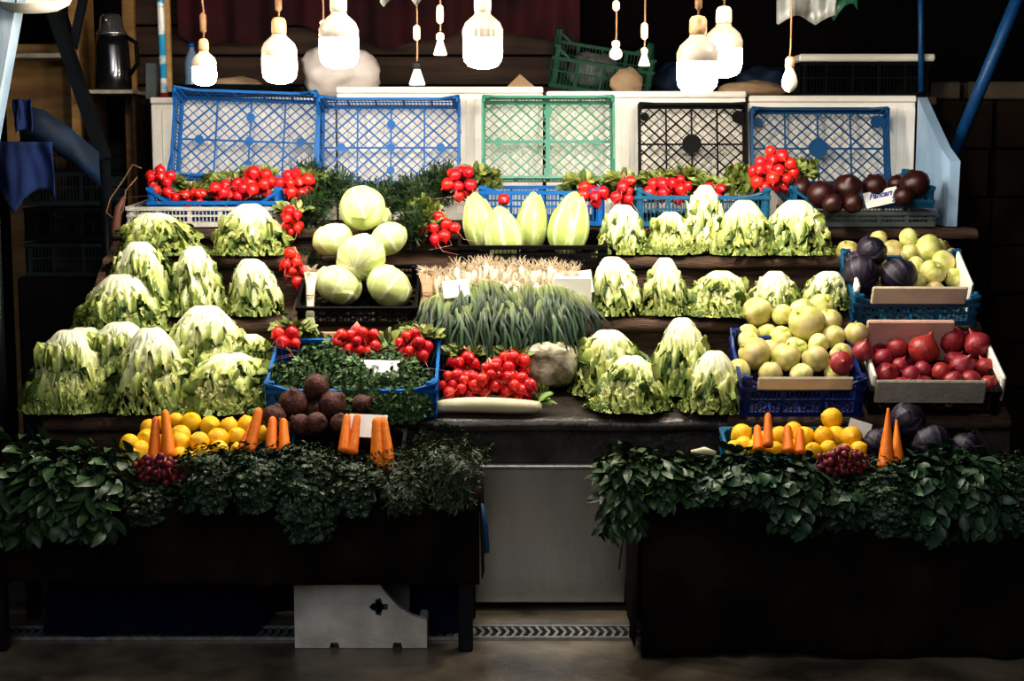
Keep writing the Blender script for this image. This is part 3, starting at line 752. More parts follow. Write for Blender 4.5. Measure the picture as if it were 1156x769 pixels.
# daikon
mb=MB(); pts=[];rs=[]
Ld=W(122,.56)
for i in range(15):
    t=i/14; pts.append(Vector((-Ld/2+Ld*t,.004*math.sin(t*6),.004*math.sin(t*4)))); rs.append(.030*math.sin(PI*min(1,max(0,(t*.94+.03))))**.22)
mb.tube(pts,rs,16); d_=thing('daikon','long cream daikon lying on slab in front of radish heap','daikon',(P(551,459,.54).x,.548,.772)); mb.build('root',M['daikon'],d_,True)
mb=MB(); r=random.Random(4)
for k in range(14): leaf(mb,Vector((Ld/2-.01,.01,.01)),Vector((0,-.4,1)),Vector((1,r.uniform(-.8,.5),r.uniform(0,1.3))),r.uniform(.04,.07),.014,(.10,.18,.04),(.3,.4,.1))
mb.build('leaf_stub',M['herb'],d_,True)

# ---- lemons
mb=MB(); mb.lathe([(0,-1.14),(.10,-1.13),(.18,-1.02),(.5,-.86),(.82,-.55),(.98,-.15),(.98,.2),(.82,.58),(.5,.88),(.2,1.02),(.12,1.12),(0,1.13)],20)
LEM=mb.mesh('lemon',M['lemon'])
def pile(name,me,mt,zl,items,label,cat,group,zr=None,rs=(1,1,1),tiltfn=None):
    n3=mt.to_3x3()@Vector((0,0,1)); ps=[]
    for (px,py,rp,*ex) in items:
        zz=zl+(ex[0] if ex else 0)
        p=hit(px,py,mt@Vector((0,0,zz)),n3); R=rp*(p.y+5)/F; ps.append([p,R])
    for it in range(30):
        for i in range(len(ps)):
            for j in range(i):
                d=ps[i][0]-ps[j][0]; ov=(ps[i][1]+ps[j][1])*.93-d.length
                if ov>0:
                    d=Vector((0,1,0)) if d.length<1e-5 else d.normalized(); sh=Vector((d.x*.25,d.y,d.z*.25))*ov*.5
                    ps[i][0]=ps[i][0]+sh; ps[j][0]=ps[j][0]-sh
    out=[]
    for k,(p,R) in enumerate(ps):
        meq=me[k%len(me)] if isinstance(me,list) else me
        o=inst(name,meq,None,TR(p,U(-1.2,1.2),U(-1.2,1.2),U(0,6),tuple(R*s for s in rs)))
        lb=label[k] if isinstance(label,list) else label
        out.append(tag(o,lb,cat,group))
    return out
lc,mlc,wlc=tiltcrate('dark crate of lemons on the left table behind greens','cteal',146,322,.15,.556,16,.29,.085,.0)
items=[(148,500,11),(157,508,11),(150,515,10),(166,497,12),(170,483,11),(183,478,9),(197,475,9),(216,477,12),(237,481,12),(259,482,11),(278,480,11),(203,492,12),(223,500,12,.02),(204,502,12,.02),(247,497,13,.01),(226,514,11),(248,506,11),(205,514,11),(185,500,12,-.01),(267,495,12),(282,497,11),(160,517,10),(216,516,9),(270,508,10),(300,490,11,-.01)]
pile('lemon',LEM,mlc,.10,items,'yellow lemon in the heap on the left table','lemon','lemons heaped on the left table')
lc2,ml2,wl2=tiltcrate('dark crate of lemons on the right table behind greens','cteal',826,985,.15,.556,16,.29,.085,.0)
items=[(837,490,12),(842,505,11),(859,497,11),(850,506,11),(880,492,11),(898,488,11),(907,492,12),(928,493,12,.01),(940,474,12.5,.035),(946,492,12),(958,493,13,.01),(918,509,10),(968,508,10),(893,506,11),(830,505,9),(955,510,10),(935,507,10),(875,508,10)]
pile('lemon',LEM,ml2,.10,items,'yellow lemon in the heap on the right table','lemon','lemons heaped on the right table')
# ---- carrots (tips up)
mb=MB(); pr=[(0,1.0),(.012,.995),(.022,.96),(.026,.8)]; 
prof=[(0,0),(.035,0),(.105,.02),(.125,.07)]
for i in range(1,15):
    t=i/14; prof.append(((.125-.05*t)*(1+.03*math.sin(i*2.3)),.07+.83*t))
prof+=[(.055,.955),(.03,.985),(0,1.0)]
mb.lathe(prof,16); CAR=mb.mesh('carrot',M['carrot'])
prof=[(0,0),(.06,0),(.125,.03)]+[((.125-.105*(i/14))*(1+.03*math.sin(i*2.3)),.05+.9*i/14) for i in range(15)]+[(0,.97)]
mb=MB(); mb.lathe(prof,16); CAR2=mb.mesh('carrot',M['carrot'])
def carrot(pxb,pyb,pxt,pyt,Y,label,me=CAR,w=1):
    a=P(pxb,pyb,Y); b=P(pxt,pyt,Y+.07); d=b-a; L=d.length
    m=Matrix.Translation(a)@d.to_track_quat('Z','Y').to_matrix().to_4x4()@Matrix.Diagonal((L*w,L*w,L,1))
    tag(inst('carrot',me,None,m),label,'carrot','carrots stuck upright in the front greens')
carrot(174,520,176,470,.10,'slim left carrot of the pair in front of left lemons',w=1.15)
carrot(191,518,186,462,.10,'taller right carrot of the pair in front of left lemons',w=1.1)
carrot(271,514,284,474,.11,'slanted carrot at left of the middle carrot group',CAR2,w=1.1)
carrot(280,514,293,460,.11,'tallest carrot of the middle carrot group',w=1.2)
carrot(306,512,308,470,.10,'short carrot left of pair before the beets',w=1.35)
carrot(321,512,320,472,.10,'shortest stubby carrot before the beets',w=1.35)
carrot(388,512,392,467,.10,'left carrot of the pair beside the price card',w=1.2)
carrot(397,514,404,467,.10,'leaning carrot right of pair beside the price card',w=1.1)
carrot(426,536,425,470,.04,'long upright carrot in front of the price card',w=1.05)
carrot(440,534,432,470,.05,'long carrot leaning left in front of the price card',w=1.05)
carrot(856,510,855,480,.10,'small dull carrot among right lemons, leftmost',w=1.5)
carrot(867,505,867,466,.10,'tall dull carrot among right lemons',w=1.2)
carrot(890,512,889,480,.10,'left carrot of short pair among right lemons',w=1.6)
carrot(903,514,903,483,.10,'right carrot of short pair among right lemons',w=1.6)
carrot(1000,530,1003,458,.06,'tallest pointed carrot standing beside red cabbages',CAR2,w=1.1)
carrot(1013,524,1012,472,.09,'second pointed carrot just behind the tallest carrot',CAR2,w=1.2)
# ---- beets
prof=[(0,-1.7),(.04,-1.68),(.08,-1.4),(.22,-1.1),(.6,-.8),(.9,-.4),(1,.05),(.9,.5),(.6,.82),(.3,.95),(.24,1.15),(.16,1.18),(0,1.15)]
mb=MB(); mb.lathe(prof,20); BEET=mb.mesh('beet',M['beet'])
prof=[(0,-1.05),(.2,-1.0),(.6,-.8),(.9,-.4),(1,.05),(.9,.5),(.6,.8),(.2,.95),(.15,1.05),(0,1.05)]
mb=MB(); mb.lathe(prof,20); BEETB=mb.mesh('beet',M['beetblack'])
bc,mbc,wbc=tiltcrate('dark crate of beetroots on the left table','cblack',326,452,.15,.556,16,.29,.085,.0)
for px,py,rp,Y,lb,rx,ry in ((331,456,17,.34,'large round beetroot at left of the beet pile',.3,.3),(357,437,15,.38,'beetroot topping the beet pile against parsley crate',.6,-.6),
    (375,457,16,.34,'beetroot at centre right of the pile',.3,-.8),(408,456,11,.36,'small beetroot with long tail right of pile',.5,-2.2),
    (340,480,13,.26,'beetroot low at front left of pile',.8,.4),(357,478,13,.25,'reddish beetroot low at front of pile',1,-.3),
    (309,471,14,.27,'beetroot at far left behind the carrots',.3,.2),(384,479,12,.25,'beetroot low beside the carrot pair',.3,-.2),(318,484,11,.24,'small beetroot behind the two short carrots',.2,.1),(349,462,12,.40,'dark beetroot deep in the middle of pile',.2,.1),
    (418,492,11,.24,'beetroot half hidden behind the price card',.2,.1)):
    p=P(px,py,Y);R=W(rp,Y); tag(inst('beetroot',BEET,None,TR(p,rx+PI*.0,ry,U(0,6),(R,R,R))),lb,'beetroot','beetroots piled on the left table')
for px,py,rp,dz,lb in ((904,214,14,.07,'black beet beside the largest radish bunch'),(927,220,16,.07,'black beet second in the teal crate'),(957,213,17,.085,'large shiny black beet in the middle of teal crate'),
    (987,211,15,.085,'black beet right behind the price card'),(963,230,12,.05,'small black beet at the front centre of teal crate'),(1033,208,17,.10,'black beet at the right end of teal crate'),(1020,222,12,.06,'black beet low at right end of teal crate'),(940,230,12,.05,'black beet low at front left of teal crate'),(1012,208,11,.07,'small black beet behind the card right edge')):
    n3=bt.to_3x3()@Vector((0,0,1)); p=hit(px,py,bt@Vector((0,0,dz)),n3); R=W(rp,p.y)
    tag(inst('black_beet',BEETB,None,TR(p,U(-.5,.5),U(-.5,.5),U(0,6),(R,R,R*.95))),lb,'beetroot','black beets in the teal crate')
# ---- quinces / pomelos
def quince_mesh(seed):
    mb=MB(); rows=[]
    for i in range(19):
        th=PI*i/18; row=[]
        for j in range(26):
            ph=2*PI*j/26; rr=1+.05*math.cos(ph*3+seed)*math.sin(th)**2+.09*noise.noise(Vector((math.cos(ph)*1.4,math.sin(ph)*1.4,th+seed)))
            z=math.cos(th)*rr*.98
            if th<.5: z-=.16*(1-th/.5)**1.0
            if th>2.75: z+=.10*(th-2.75)/.39
            row.append(Vector((math.sin(th)*rr*math.cos(ph),math.sin(th)*rr*math.sin(ph),z)))
        rows.append(row)
    mb.grid(rows,None,True); mb.tube([(0,0,.8),(.02,0,.95),(.06,0,1.05)],[.05,.05,.07],6)
    return mb.mesh('quince',M['quince'])
QM=[quince_mesh(s) for s in (1,4,9)]
qi=[(851,401,19),(888,403,17),(923,406,16),(857,358,17,.04),(853,378,13,.0),(845,384,12,0),(883,355,12,.05),(908,374,21,.04),(878,379,14,.0),(936,366,15,.05),(942,380,14,.03),(960,378,14,.04),(928,345,14,.06),(867,377,12,.0),(898,388,13,0),(950,400,13),(870,395,13,-.02),(905,350,13,.05),(925,385,12,.02),(835,417,14,-.03),(870,420,14,-.03),(905,422,14,-.03),(940,418,14,-.03),(962,405,12,-.03),(843,362,11,-.02)]
pile('pomelo',QM,mq2,.12,qi,'pale yellow green pomelo in the navy crate heap','pomelo','pomelos heaped in the navy crate')
# quince crate
tag_q=[(957,284,13),(1010,281,16),(1022,272,11,.03),(1047,283,16,.02),(1065,298,14,.01),(1050,310,15),(1034,300,12),(995,272,10,.02),(1036,318,10),(1060,282,12,0),(1030,288,10,.02),(990,300,12,-.03),(1075,312,12,-.02),(1020,325,11,-.04),(1052,326,12,-.03),(1072,290,11,-.02),(992,322,11,-.04)]
pile('quince',QM,mq1,.09,tag_q,'yellow quince in the teal crate at right','quince','quinces in the teal crate')
ball('red_cabbage',RB,985,283,16,1.06,'dark purple cabbage topping the quince crate','red cabbage','red cabbages at right',.8,.4,1,k=0)
ball('red_cabbage',RB,972,308,19,1.00,'dark purple cabbage at front left of the quince crate','red cabbage','red cabbages at right',.4,.7,2,k=1)
ball('red_cabbage',RB,1014,311,19,.99,'dark purple cabbage at front centre of the quince crate','red cabbage','red cabbages at right',.9,-.3,4,k=0)
ball('red_cabbage',RB,966,297,13,1.10,'small purple cabbage behind the front left one','red cabbage','red cabbages at right',.9,-.3,4,k=0)
rc,mrc,wrc=tiltcrate('dark crate of red cabbages on the right table','cblack',992,1130,.15,.556,16,.29,.085,.0)
ball('red_cabbage',RB,1026,474,19,.36,'dark red cabbage behind the tallest carrots','red cabbage','red cabbages at right',.8,.4,1,k=0)
ball('red_cabbage',RB,1052,500,20,.24,'dark red cabbage in the middle of right table','red cabbage','red cabbages at right',.8,.4,3,k=1)
ball('red_cabbage',RB,1088,505,17,.24,'dark red cabbage at right end of the table crate','red cabbage','red cabbages at right',.2,.9,3,k=0)
ball('red_cabbage',RB,990,498,15,.24,'small dark cabbage left of the tallest carrots','red cabbage','red cabbages at right',.2,.9,3,k=0)
# ---- red onions
prof=[(0,-1.0),(.12,-.98),(.2,-.9),(.6,-.74),(.9,-.35),(1,.05),(.9,.45),(.58,.78),(.25,.98),(.12,1.15),(.07,1.35),(0,1.38)]
mb=MB(); mb.lathe(prof,20); ON=mb.mesh('onion',M['onion'])
oi=[(1001,381,12,.02),(993,391,10),(1012,394,13,.01),(1027,381,10),(995,405,12),(1016,413,10),(1001,423,14),(1040,397,18,.02),(1031,425,12),(1053,385,12),(1071,386,17,.02),(1087,415,15,.01),(1102,394,16,.02),(1113,415,12),(1059,420,12),(1045,418,11),(1020,398,10,-.02),(1075,405,12,-.02),(1100,410,12,-.03),(1038,380,9,-.01),(1018,437,12),(1046,436,12,-.01),(1075,432,12),(1098,430,12),(1112,432,10),(990,408,9,-.02),(1060,440,11,-.02),(1031,405,11,-.03),(1090,388,11,-.02)]
pile('red_onion',ON,mq3,.085,oi,'glossy red onion in the heap at far right','onion','red onions in the crate at far right',rs=(1,1,.95))
mb=MB()
o=ball('cut_pomegranate',[ON],950,410,14,.54,'cut red onion half at right edge of the pomelos','onion',None,1.3,.2,0,(1,1,.6)); o.name='cut_onion'
o=ball('cut_pomegranate',[ON],974,397,12,.62,'whole red onion resting between pomelos and onion crate','onion',None,.3,.2,0); o.name='red_onion'

# ================================================================== HERBS
def herb_mesh(seed,path,rad,n,L,Wd,cols,kind='oval',name='leaves',wx=.1):
    """bundle of leaves following a path (list of 3 local points), spread wx sideways"""
    r=random.Random(seed); mb=MB(); p0,p1,p2=[Vector(p) for p in path]
    for k in range(n):
        t=r.random()
        c=p0*(1-t)**2+p1*2*t*(1-t)+p2*t*t; tn=((p1-p0)*(1-t)+(p2-p1)*t).normalized()
        a=r.uniform(0,2*PI); rr=math.sqrt(r.random())
        nrm=tn.cross(Vector((1,0,0))).normalized()
        if nrm.z<0 and abs(tn.z)<.7: nrm=-nrm
        if nrm.y>0 and abs(tn.z)>=.7: nrm=-nrm
        of=Vector((1,0,0))*math.cos(a)*wx*rr*(1.1+.2*math.sin(t*5+seed)-.55*t*t)+nrm*abs(math.sin(a))*rad*rr*(1.1-.45*t+.15*math.sin(t*11+seed))
        q=c+of; outw=(of+nrm*.02); outw=outw.normalized()
        d=(tn*1.0+rv(r)*.9+outw*.3).normalized(); nn=(outw+nrm*.6+rv(r)*.7)
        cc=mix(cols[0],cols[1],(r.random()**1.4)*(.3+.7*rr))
        l=L*r.uniform(.6,1.25)
        if kind=='oval': leaf(mb,q,nn,d,l,Wd*r.uniform(.7,1.2),cc,mix(cc,cols[1],.5),r.uniform(-.1,.4))
        elif kind=='parsley':
            s=d.cross(nn).normalized()
            for an in (-.9,-.3,.35,.95): leaf(mb,q+d*l*.25,nn,(d*math.cos(an)+s*math.sin(an)),l*.62,Wd*.5,cc,mix(cc,cols[1],.4),r.uniform(-.2,.5),2)
        elif kind=='dill':
            s=d.cross(nn).normalized()
            for z in range(6):
                an=r.uniform(-1,1); b=q+d*l*.12*z
                leaf(mb,b,nn,(d*math.cos(an)+s*math.sin(an)+nn*.2*r.uniform(-1,1)),l*.5,Wd*.16,cc,None,0,2)
    return mb.mesh(name,M['herb'])
def stems_mesh(seed,path,wx,n=14,m='stem'):
    r=random.Random(seed); mb=MB(); p0,p1,p2=[Vector(p) for p in path]
    for k in range(n):
        o=Vector((r.uniform(-1,1)*wx*.7,0,r.uniform(0,.02))); pts=[]
        for i in range(6):
            t=i/5*.9; pts.append(p0*(1-t)**2+p1*2*t*(1-t)+p2*t*t+o*(.3+t)+rv(r)*.006)
        mb.tube(pts,.0022,5)
    return mb.mesh('stems',M[m])
drape=[(0,.15,.105),(0,-.05,.17),(0,-.085,-.09)]
drapeS=[(0,.15,.100),(0,-.05,.17),(0,-.07,.0)]
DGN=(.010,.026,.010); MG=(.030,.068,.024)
HM={
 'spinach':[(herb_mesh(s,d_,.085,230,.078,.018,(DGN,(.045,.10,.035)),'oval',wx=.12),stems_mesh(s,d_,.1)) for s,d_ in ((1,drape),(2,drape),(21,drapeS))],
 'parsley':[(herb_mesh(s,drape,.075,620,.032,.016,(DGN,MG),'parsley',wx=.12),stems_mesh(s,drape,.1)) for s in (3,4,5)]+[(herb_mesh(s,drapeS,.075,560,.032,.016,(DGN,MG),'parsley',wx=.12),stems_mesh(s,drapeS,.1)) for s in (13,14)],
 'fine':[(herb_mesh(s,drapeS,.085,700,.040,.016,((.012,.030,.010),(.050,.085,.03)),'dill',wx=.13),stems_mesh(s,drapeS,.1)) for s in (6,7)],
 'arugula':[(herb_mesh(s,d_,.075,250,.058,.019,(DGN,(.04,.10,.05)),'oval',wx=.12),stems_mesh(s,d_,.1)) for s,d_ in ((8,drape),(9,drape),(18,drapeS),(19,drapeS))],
}
HN={'spinach':('spinach_bunch','spinach'),'parsley':('parsley_bunch','parsley'),'fine':('dill_bunch','dill'),'arugula':('arugula_bunch','arugula')}
def herb(kind,px,v,label,Y=0,dz=0,sx=1,sz=1,drop=1,rz=0):
    X=P(px,540,0).x; sz*=U(.82,1.08); rz+=U(-.12,.12); Y+=U(-.015,.01)
    o=thing(HN[kind][0],label,HN[kind][1],TR((X,Y,.535+dz),0,0,rz,(sx,1,sz*.9)),'leafy bunches draped along the table fronts')
    lm,st=HM[kind][v%len(HM[kind])]
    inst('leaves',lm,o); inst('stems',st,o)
herb('spinach',12,0,'broad leaf spinach bunch at the far left table corner',0,0,1.1)
herb('spinach',60,1,'broad leaf spinach bunch second from the left corner',-.012,.01,1.1,1.05)
herb('spinach',108,0,'broad leaf spinach bunch left of the dark radishes',0,-.01,1.1,.95,rz=.1)
herb('parsley',165,3,'dark parsley bunch beneath the left dark radishes',.03,-.055,1.0,.8)
herb('parsley',238,4,'dark parsley bunch below the left lemons',0,0,1.0,1.0)
herb('parsley',292,3,'dark parsley bunch below the middle carrots',-.01,.0,1.0,1.0,rz=-.1)
herb('parsley',348,2,'parsley bunch hanging lowest below the beetroots',-.012,0,1.05,1.12,rz=.12)
herb('parsley',400,4,'parsley bunch under the carrot pair beside card',0,-.012,1.0,.9)
herb('fine',455,0,'feathery dill bunch right of the long carrots',0,.0,1.0,1.0)
herb('fine',508,1,'feathery dill bunch near right corner of left table',0,.015,1.05,1.15,rz=.1)
herb('spinach',705,1,'spinach bunch overhanging left corner of right table',.0,-.0,.85,1.0,rz=-.25)
herb('spinach',752,2,'spinach bunch second on the right table',.04,.02,1.0,.68)
herb('arugula',800,2,'arugula bunch beside the spinach on right table',0.04,.02,.9,.68)
herb('arugula',846,3,'arugula bunch in front of the left right-table carrots',.02,.02,1.0,.75)
herb('arugula',898,0,'arugula bunch in front of the short carrot pair',-.0,.0,1.0,1.0,rz=.1)
herb('arugula',950,3,'arugula bunch beneath the crimson radishes',.02,-.05,1.0,.85)
herb('parsley',1003,2,'parsley bunch at foot of the tallest carrots',0,-.01,1.0,.95)
herb('arugula',1052,0,'arugula bunch in front of the red cabbages',0,-.01,1.0,1.05)
herb('arugula',1102,1,'arugula bunch second from the right table end',-.01,.0,1.0,1.05,rz=.1)
herb('parsley',1146,0,'parsley bunch at the right end of right table',0,0,1.0,1.0)
# pale parsnip tips
mb=MB(); mb.tube([P(780,510,.08),P(795,509,.07),P(808,512,.06)],[.005,.014,.008],8); tag(mb.build('parsnip',M['daikon'],None,True),'pale parsnip tip poking from the right table greens','parsnip')
# parsley in blue crate
flat=[(0,.0,.0),(0,.0,.07),(0,-.05,.06)]
def clump(seed,n,rx_,ry_,rz_,L,Wd,cols,kind):
    r=random.Random(seed); mb=MB()
    for k in range(n):
        v=rv(r).normalized()*(r.random()**.33); q=Vector((v.x*rx_,v.y*ry_,abs(v.z)*rz_)); 
        out=Vector((v.x,v.y,abs(v.z)+.3)).normalized(); d=(rv(r)+out*.7).normalized(); nn=out+rv(r)*.6; s=d.cross(nn).normalized() if d.cross(nn).length>1e-4 else Vector((1,0,0))
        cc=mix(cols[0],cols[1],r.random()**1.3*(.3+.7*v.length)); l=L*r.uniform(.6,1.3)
        if kind=='parsley':
            for an in (-.9,-.3,.35,.95): leaf(mb,q,nn,(d*math.cos(an)+s*math.sin(an)),l*.65,Wd*.5,cc,mix(cc,cols[1],.4),r.uniform(-.2,.5),2)
        elif kind=='dill':
            for z in range(6):
                an=r.uniform(-1.1,1.1); leaf(mb,q+d*l*.13*z,nn,(d*math.cos(an)+s*math.sin(an)),l*.5,Wd*.16,cc,None,0,2)
        else: leaf(mb,q,nn,d,l,Wd,cc,mix(cc,cols[1],.4),r.uniform(-.1,.4))
    return mb.mesh('leaves',M['herb'])
CLP=[clump(s,480,.13,.11,.075,.035,.016,((.025,.06,.02),(.13,.22,.085)),'parsley') for s in (1,2)]
CLD=[clump(s,520,.13,.10,.10,.05,.016,((.008,.022,.008),(.04,.08,.022)),'dill') for s in (3,4)]
CLG=[clump(s,230,.09,.07,.05,.042,.016,((.05,.09,.02),(.32,.36,.09)),'oval') for s in (5,6)]
def cl(name,cat,me,p,rx,label,group,s=(1,1,1),rz=0):
    o=thing(name,label,cat,TR(p,rx,0,rz,s),group); inst('leaves',me,o)
    mb=MB(); r=random.Random(int(p[0]*100)+5)
    for k in range(8): mb.tube([(r.uniform(-.03,.03),.06,.01),(r.uniform(-.06,.06),.0,.02),(r.uniform(-.09,.09),-.06,.015)],.002,5)
    mb.build('stems',M['stem'],o,True)
for x,y,z,lb,s in ((-.20,.10,.075,'parsley bunch at front left of the blue crate',(1,1,1)),(.0,.09,.08,'parsley bunch below the white card in blue crate',(1,1,1)),(.17,.09,.07,'parsley bunch at front right of the blue crate',(1.0,1,1)),(-.12,-.01,.03,'parsley bunch over the front rim left of centre in blue crate',(1,.6,1)),(.09,-.01,.03,'parsley bunch over the front rim right of centre in blue crate',(1,.6,1)),
    (-.10,.22,.08,'parsley bunch at the back left of the blue crate',(1,1,1)),(.12,.22,.075,'parsley bunch at the back right of the blue crate',(1,1,.8)),(.03,.02,.06,'parsley bunch spilling over front rim of blue crate',(1,.8,1)),(.2,.0,.04,'parsley bunch over the front right corner of blue crate',(.8,.7,1.1))):
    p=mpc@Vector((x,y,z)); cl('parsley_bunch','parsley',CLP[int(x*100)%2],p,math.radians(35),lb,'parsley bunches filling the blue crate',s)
for px,py,Y,lb,s in ((375,212,1.62,'dark dill bunch left behind the topmost cabbage',(1,1,1.1)),(350,235,1.50,'dark dill bunch beside the grey crate right end',(.6,.8,1)),(430,222,1.60,'dark dill bunch behind the topmost cabbage',(1,1,1)),
    (470,216,1.60,'dark dill bunch right behind the cabbages',(1,1,1)),(470,250,1.35,'dark dill bunch in the gap right of cabbage heap',(.6,.8,1)),(500,205,1.66,'dark dill bunch under the second blue crate corner',(.8,1,1.1)),(352,300,1.30,'dark dill bunch left of the cabbage heap',(.5,.6,1.0)),(350,205,1.72,'dark dill bunch behind radishes at right of blue crate',(.7,.8,1.2))):
    p=P(px,py+14,Y); cl('dill_bunch','dill',CLD[px%2],p,math.radians(25),lb,'dark dill bunches behind the cabbages',s)
for px,py,Y,lb,s in ((655,205,1.68,'green radish tops left of the teal crate',(.9,.8,1)),(745,200,1.70,'green radish tops behind radishes in teal crate',(1.2,.8,1)),(790,205,1.70,'green radish tops at middle of the teal crate',(1.1,.8,1)),(835,200,1.66,'yellow green leaves left of the largest radish bunch',(.8,.8,1.5)),
    (255,200,1.78,'green radish tops behind the left blue crate radishes',(1.2,.8,.9)),(480,232,1.40,'yellow green leaves above the centre radish bunch',(.7,.6,1.1)),(545,196,1.68,'dark green leaves right of the hanging radish bunch',(.8,.6,1.0)),(440,382,.84,'yellow green radish tops behind the white card',(1,.6,.8)),(350,385,.86,'green radish tops behind left corner of parsley crate',(1,.6,1.1)),(905,185,1.72,'green leaves right of the largest radish bunch',(.7,.6,1.0)),(700,205,1.70,'green radish tops between pointed cabbages and teal crate',(.8,.6,1.0)),(545,408,.80,'yellow green radish tops behind the radish heap',(.9,.6,.9)),(605,440,.70,'green radish tops right of radish heap',(.5,.5,.9)),(465,375,.86,'green leaves behind the right corner radishes',(.8,.6,1.2))):
    p=P(px,py+10,Y); cl('leafy_tops','greens',CLG[px%2],p,math.radians(30),lb,'loose radish tops behind the radishes',s)
# ---- spring onions
def spring_mesh(seed,nb=7):
    r=random.Random(seed); W_=MB();H_=MB();G_=MB()
    for k in range(nb):
        x=(k/(nb-1)-.5)*.085+r.uniform(-.006,.006); y=r.uniform(-.03,.03); zj=r.uniform(-.012,.02); tx=x*.25+r.uniform(-.01,.01)
        b0=Vector((x,y,zj)); b1=Vector((x*.75+r.uniform(-.012,.012),y-.035,-.055+zj)); 
        W_.tube([b0,b0+Vector((0,-.006,-.010)),b0+Vector((0,-.014,-.024)),b1],[.006,.0115,.010,.0065],8)
        for h in range(22):
            e=b0+Vector((r.uniform(-.032,.032),r.uniform(-.035,.02),r.uniform(-.012,.042))); m=(b0+e)/2+rv(r)*.009; H_.tube([b0,m,e],[.0013,.0010,.0006],3,False)
        for g in range(5):
            xx=x*r.uniform(.8,1.7)+r.uniform(-.055,.055); L=r.uniform(.7,1.35); 
            pts=[b1,b1+Vector((xx*.3,-.055,-.008)),b1+Vector((xx*.6,-.11,-.05*L)),b1+Vector((xx,-.145,-.115*L)),b1+Vector((xx*1.2+r.uniform(-.02,.02),-.16,-.19*L))]
            rows=[];cols=[]
            cc=mix((.008,.022,.010),(.07,.13,.06),r.random()**2.2); jj=[rv(r)*.016*q_ for q_ in (0,.6,1,1.2,1.4)]
            for i,p in enumerate(pts):
                p=p+jj[i]; w=(.0045,.006,.0065,.005,.0012)[i]; n=Vector((0,-.4,1) if i<2 else (0,-1,.3))*w*.8
                rows.append([p+Vector((-w,0,0)),p+n,p+Vector((w,0,0))]); c2=mix((.45,.52,.22),cc,(0,.6,1,1,1)[i]); cols.append([c2]*3)
            G_.grid(rows,cols)
    return W_.mesh('white_bulbs',M['leekw']),H_.mesh('roots',M['hair']),G_.mesh('leaves',M['herb'])
SO=[spring_mesh(s) for s in (1,2,3)]
k=0
for px,py,Y,lb in ((500,316,1.02,'spring onion bunch at left end behind the card'),(522,305,1.04,'spring onion bunch third from left'),(546,300,1.04,'spring onion bunch with highest roots at centre left'),(570,306,1.03,'spring onion bunch at the centre of the row'),
    (594,304,1.04,'spring onion bunch just right of centre'),(618,304,1.03,'spring onion bunch second from right end'),(640,310,1.02,'spring onion bunch at the right end beside foam box'),
    (510,325,.97,'front spring onion bunch above the leftmost leaves'),(545,322,.97,'front spring onion bunch at left centre'),(580,322,.97,'front spring onion bunch with yellowish bases'),(612,322,.97,'front spring onion bunch at right')):
    w_,h_,g_=SO[k%3]; k+=1
    o=thing('spring_onion_bunch',lb,'spring onions',TR(P(px,py,Y),0,0,U(-.1,.1),(1.1,1.1,1.15)),'spring onion bunches with drooping dark leaves')
    inst('white_bulbs',w_,o); inst('roots',h_,o); inst('leaves',g_,o)
# tied upright onion bunch (left of them) and leek
def rooted(px0,py0,px1,py1,Y0,Y1,w0,label,name,tail):
    a=P(px0,py0,Y0); b=P(px1,py1,Y1); o=thing(name,label,'leek' if name=='leek' else 'spring onions',Matrix.Translation(a),None)
    mb=MB(); d=b-a; r=random.Random(px0)
    nn=5
    for k in range(nn):
        off=Vector(((k/(nn-1)-.5)*w0,0,0)); mb.tube([off,off*.6+d*.3,off*.45+d*.7,off*.6+d],[.010,.008,.007,.007],8)
    mb.build('white_shaft',M['leekw'] if name=='leek' else M['wood'],o,True)
    mb=MB()
    for k in range(90):
        e=Vector((r.uniform(-1,1)*w0*.9,r.uniform(-.03,.02),r.uniform(-.02,.035))); mb.tube([Vector((r.uniform(-.5,.5)*w0,0,0)),e*.6+rv(r)*.01,e],[.0015,.0012,.0007],3,False)
    mb.build('roots',M['hair'],o,True)
    mb=MB(); mb.tube([Vector((-w0*.42,-.012,0))+d*.5,Vector((0,-.018,0))+d*.5,Vector((w0*.42,-.012,0))+d*.5],.003,6); mb.build('tie_band',M['root'],o,True)
    mb=MB()
    for k in range(9):
        x=(k/8-.5)*w0; t=Vector(tail); rows=[];cols=[]; cc=mix((.03,.08,.03),(.20,.32,.14),r.random())
        for i in range(6):
            s=i/5; p=d+Vector((x*(.5+s),0,0))+Vector((t.x*s*s,t.y*s,t.z*s)); w=.007*(1-.75*s)
            rows.append([p+Vector((-w,0,0)),p+Vector((0,-w,0)),p+Vector((w,0,0))]); cols.append([mix((.5,.58,.3),cc,s*1.6)]*3)
        mb.grid(rows,cols)
    mb.build('leaves',M['herb'],o,True)
rooted(351,308,350,358,.92,.86,.035,'upright white leek bunch hanging left of the black crate','leek',(.09,-.05,-.14))
rooted(482,308,483,352,.96,.92,.05,'tan tied onion bunch hanging left of the spring onions','spring_onion_bunch',(-.09,-.03,-.07))
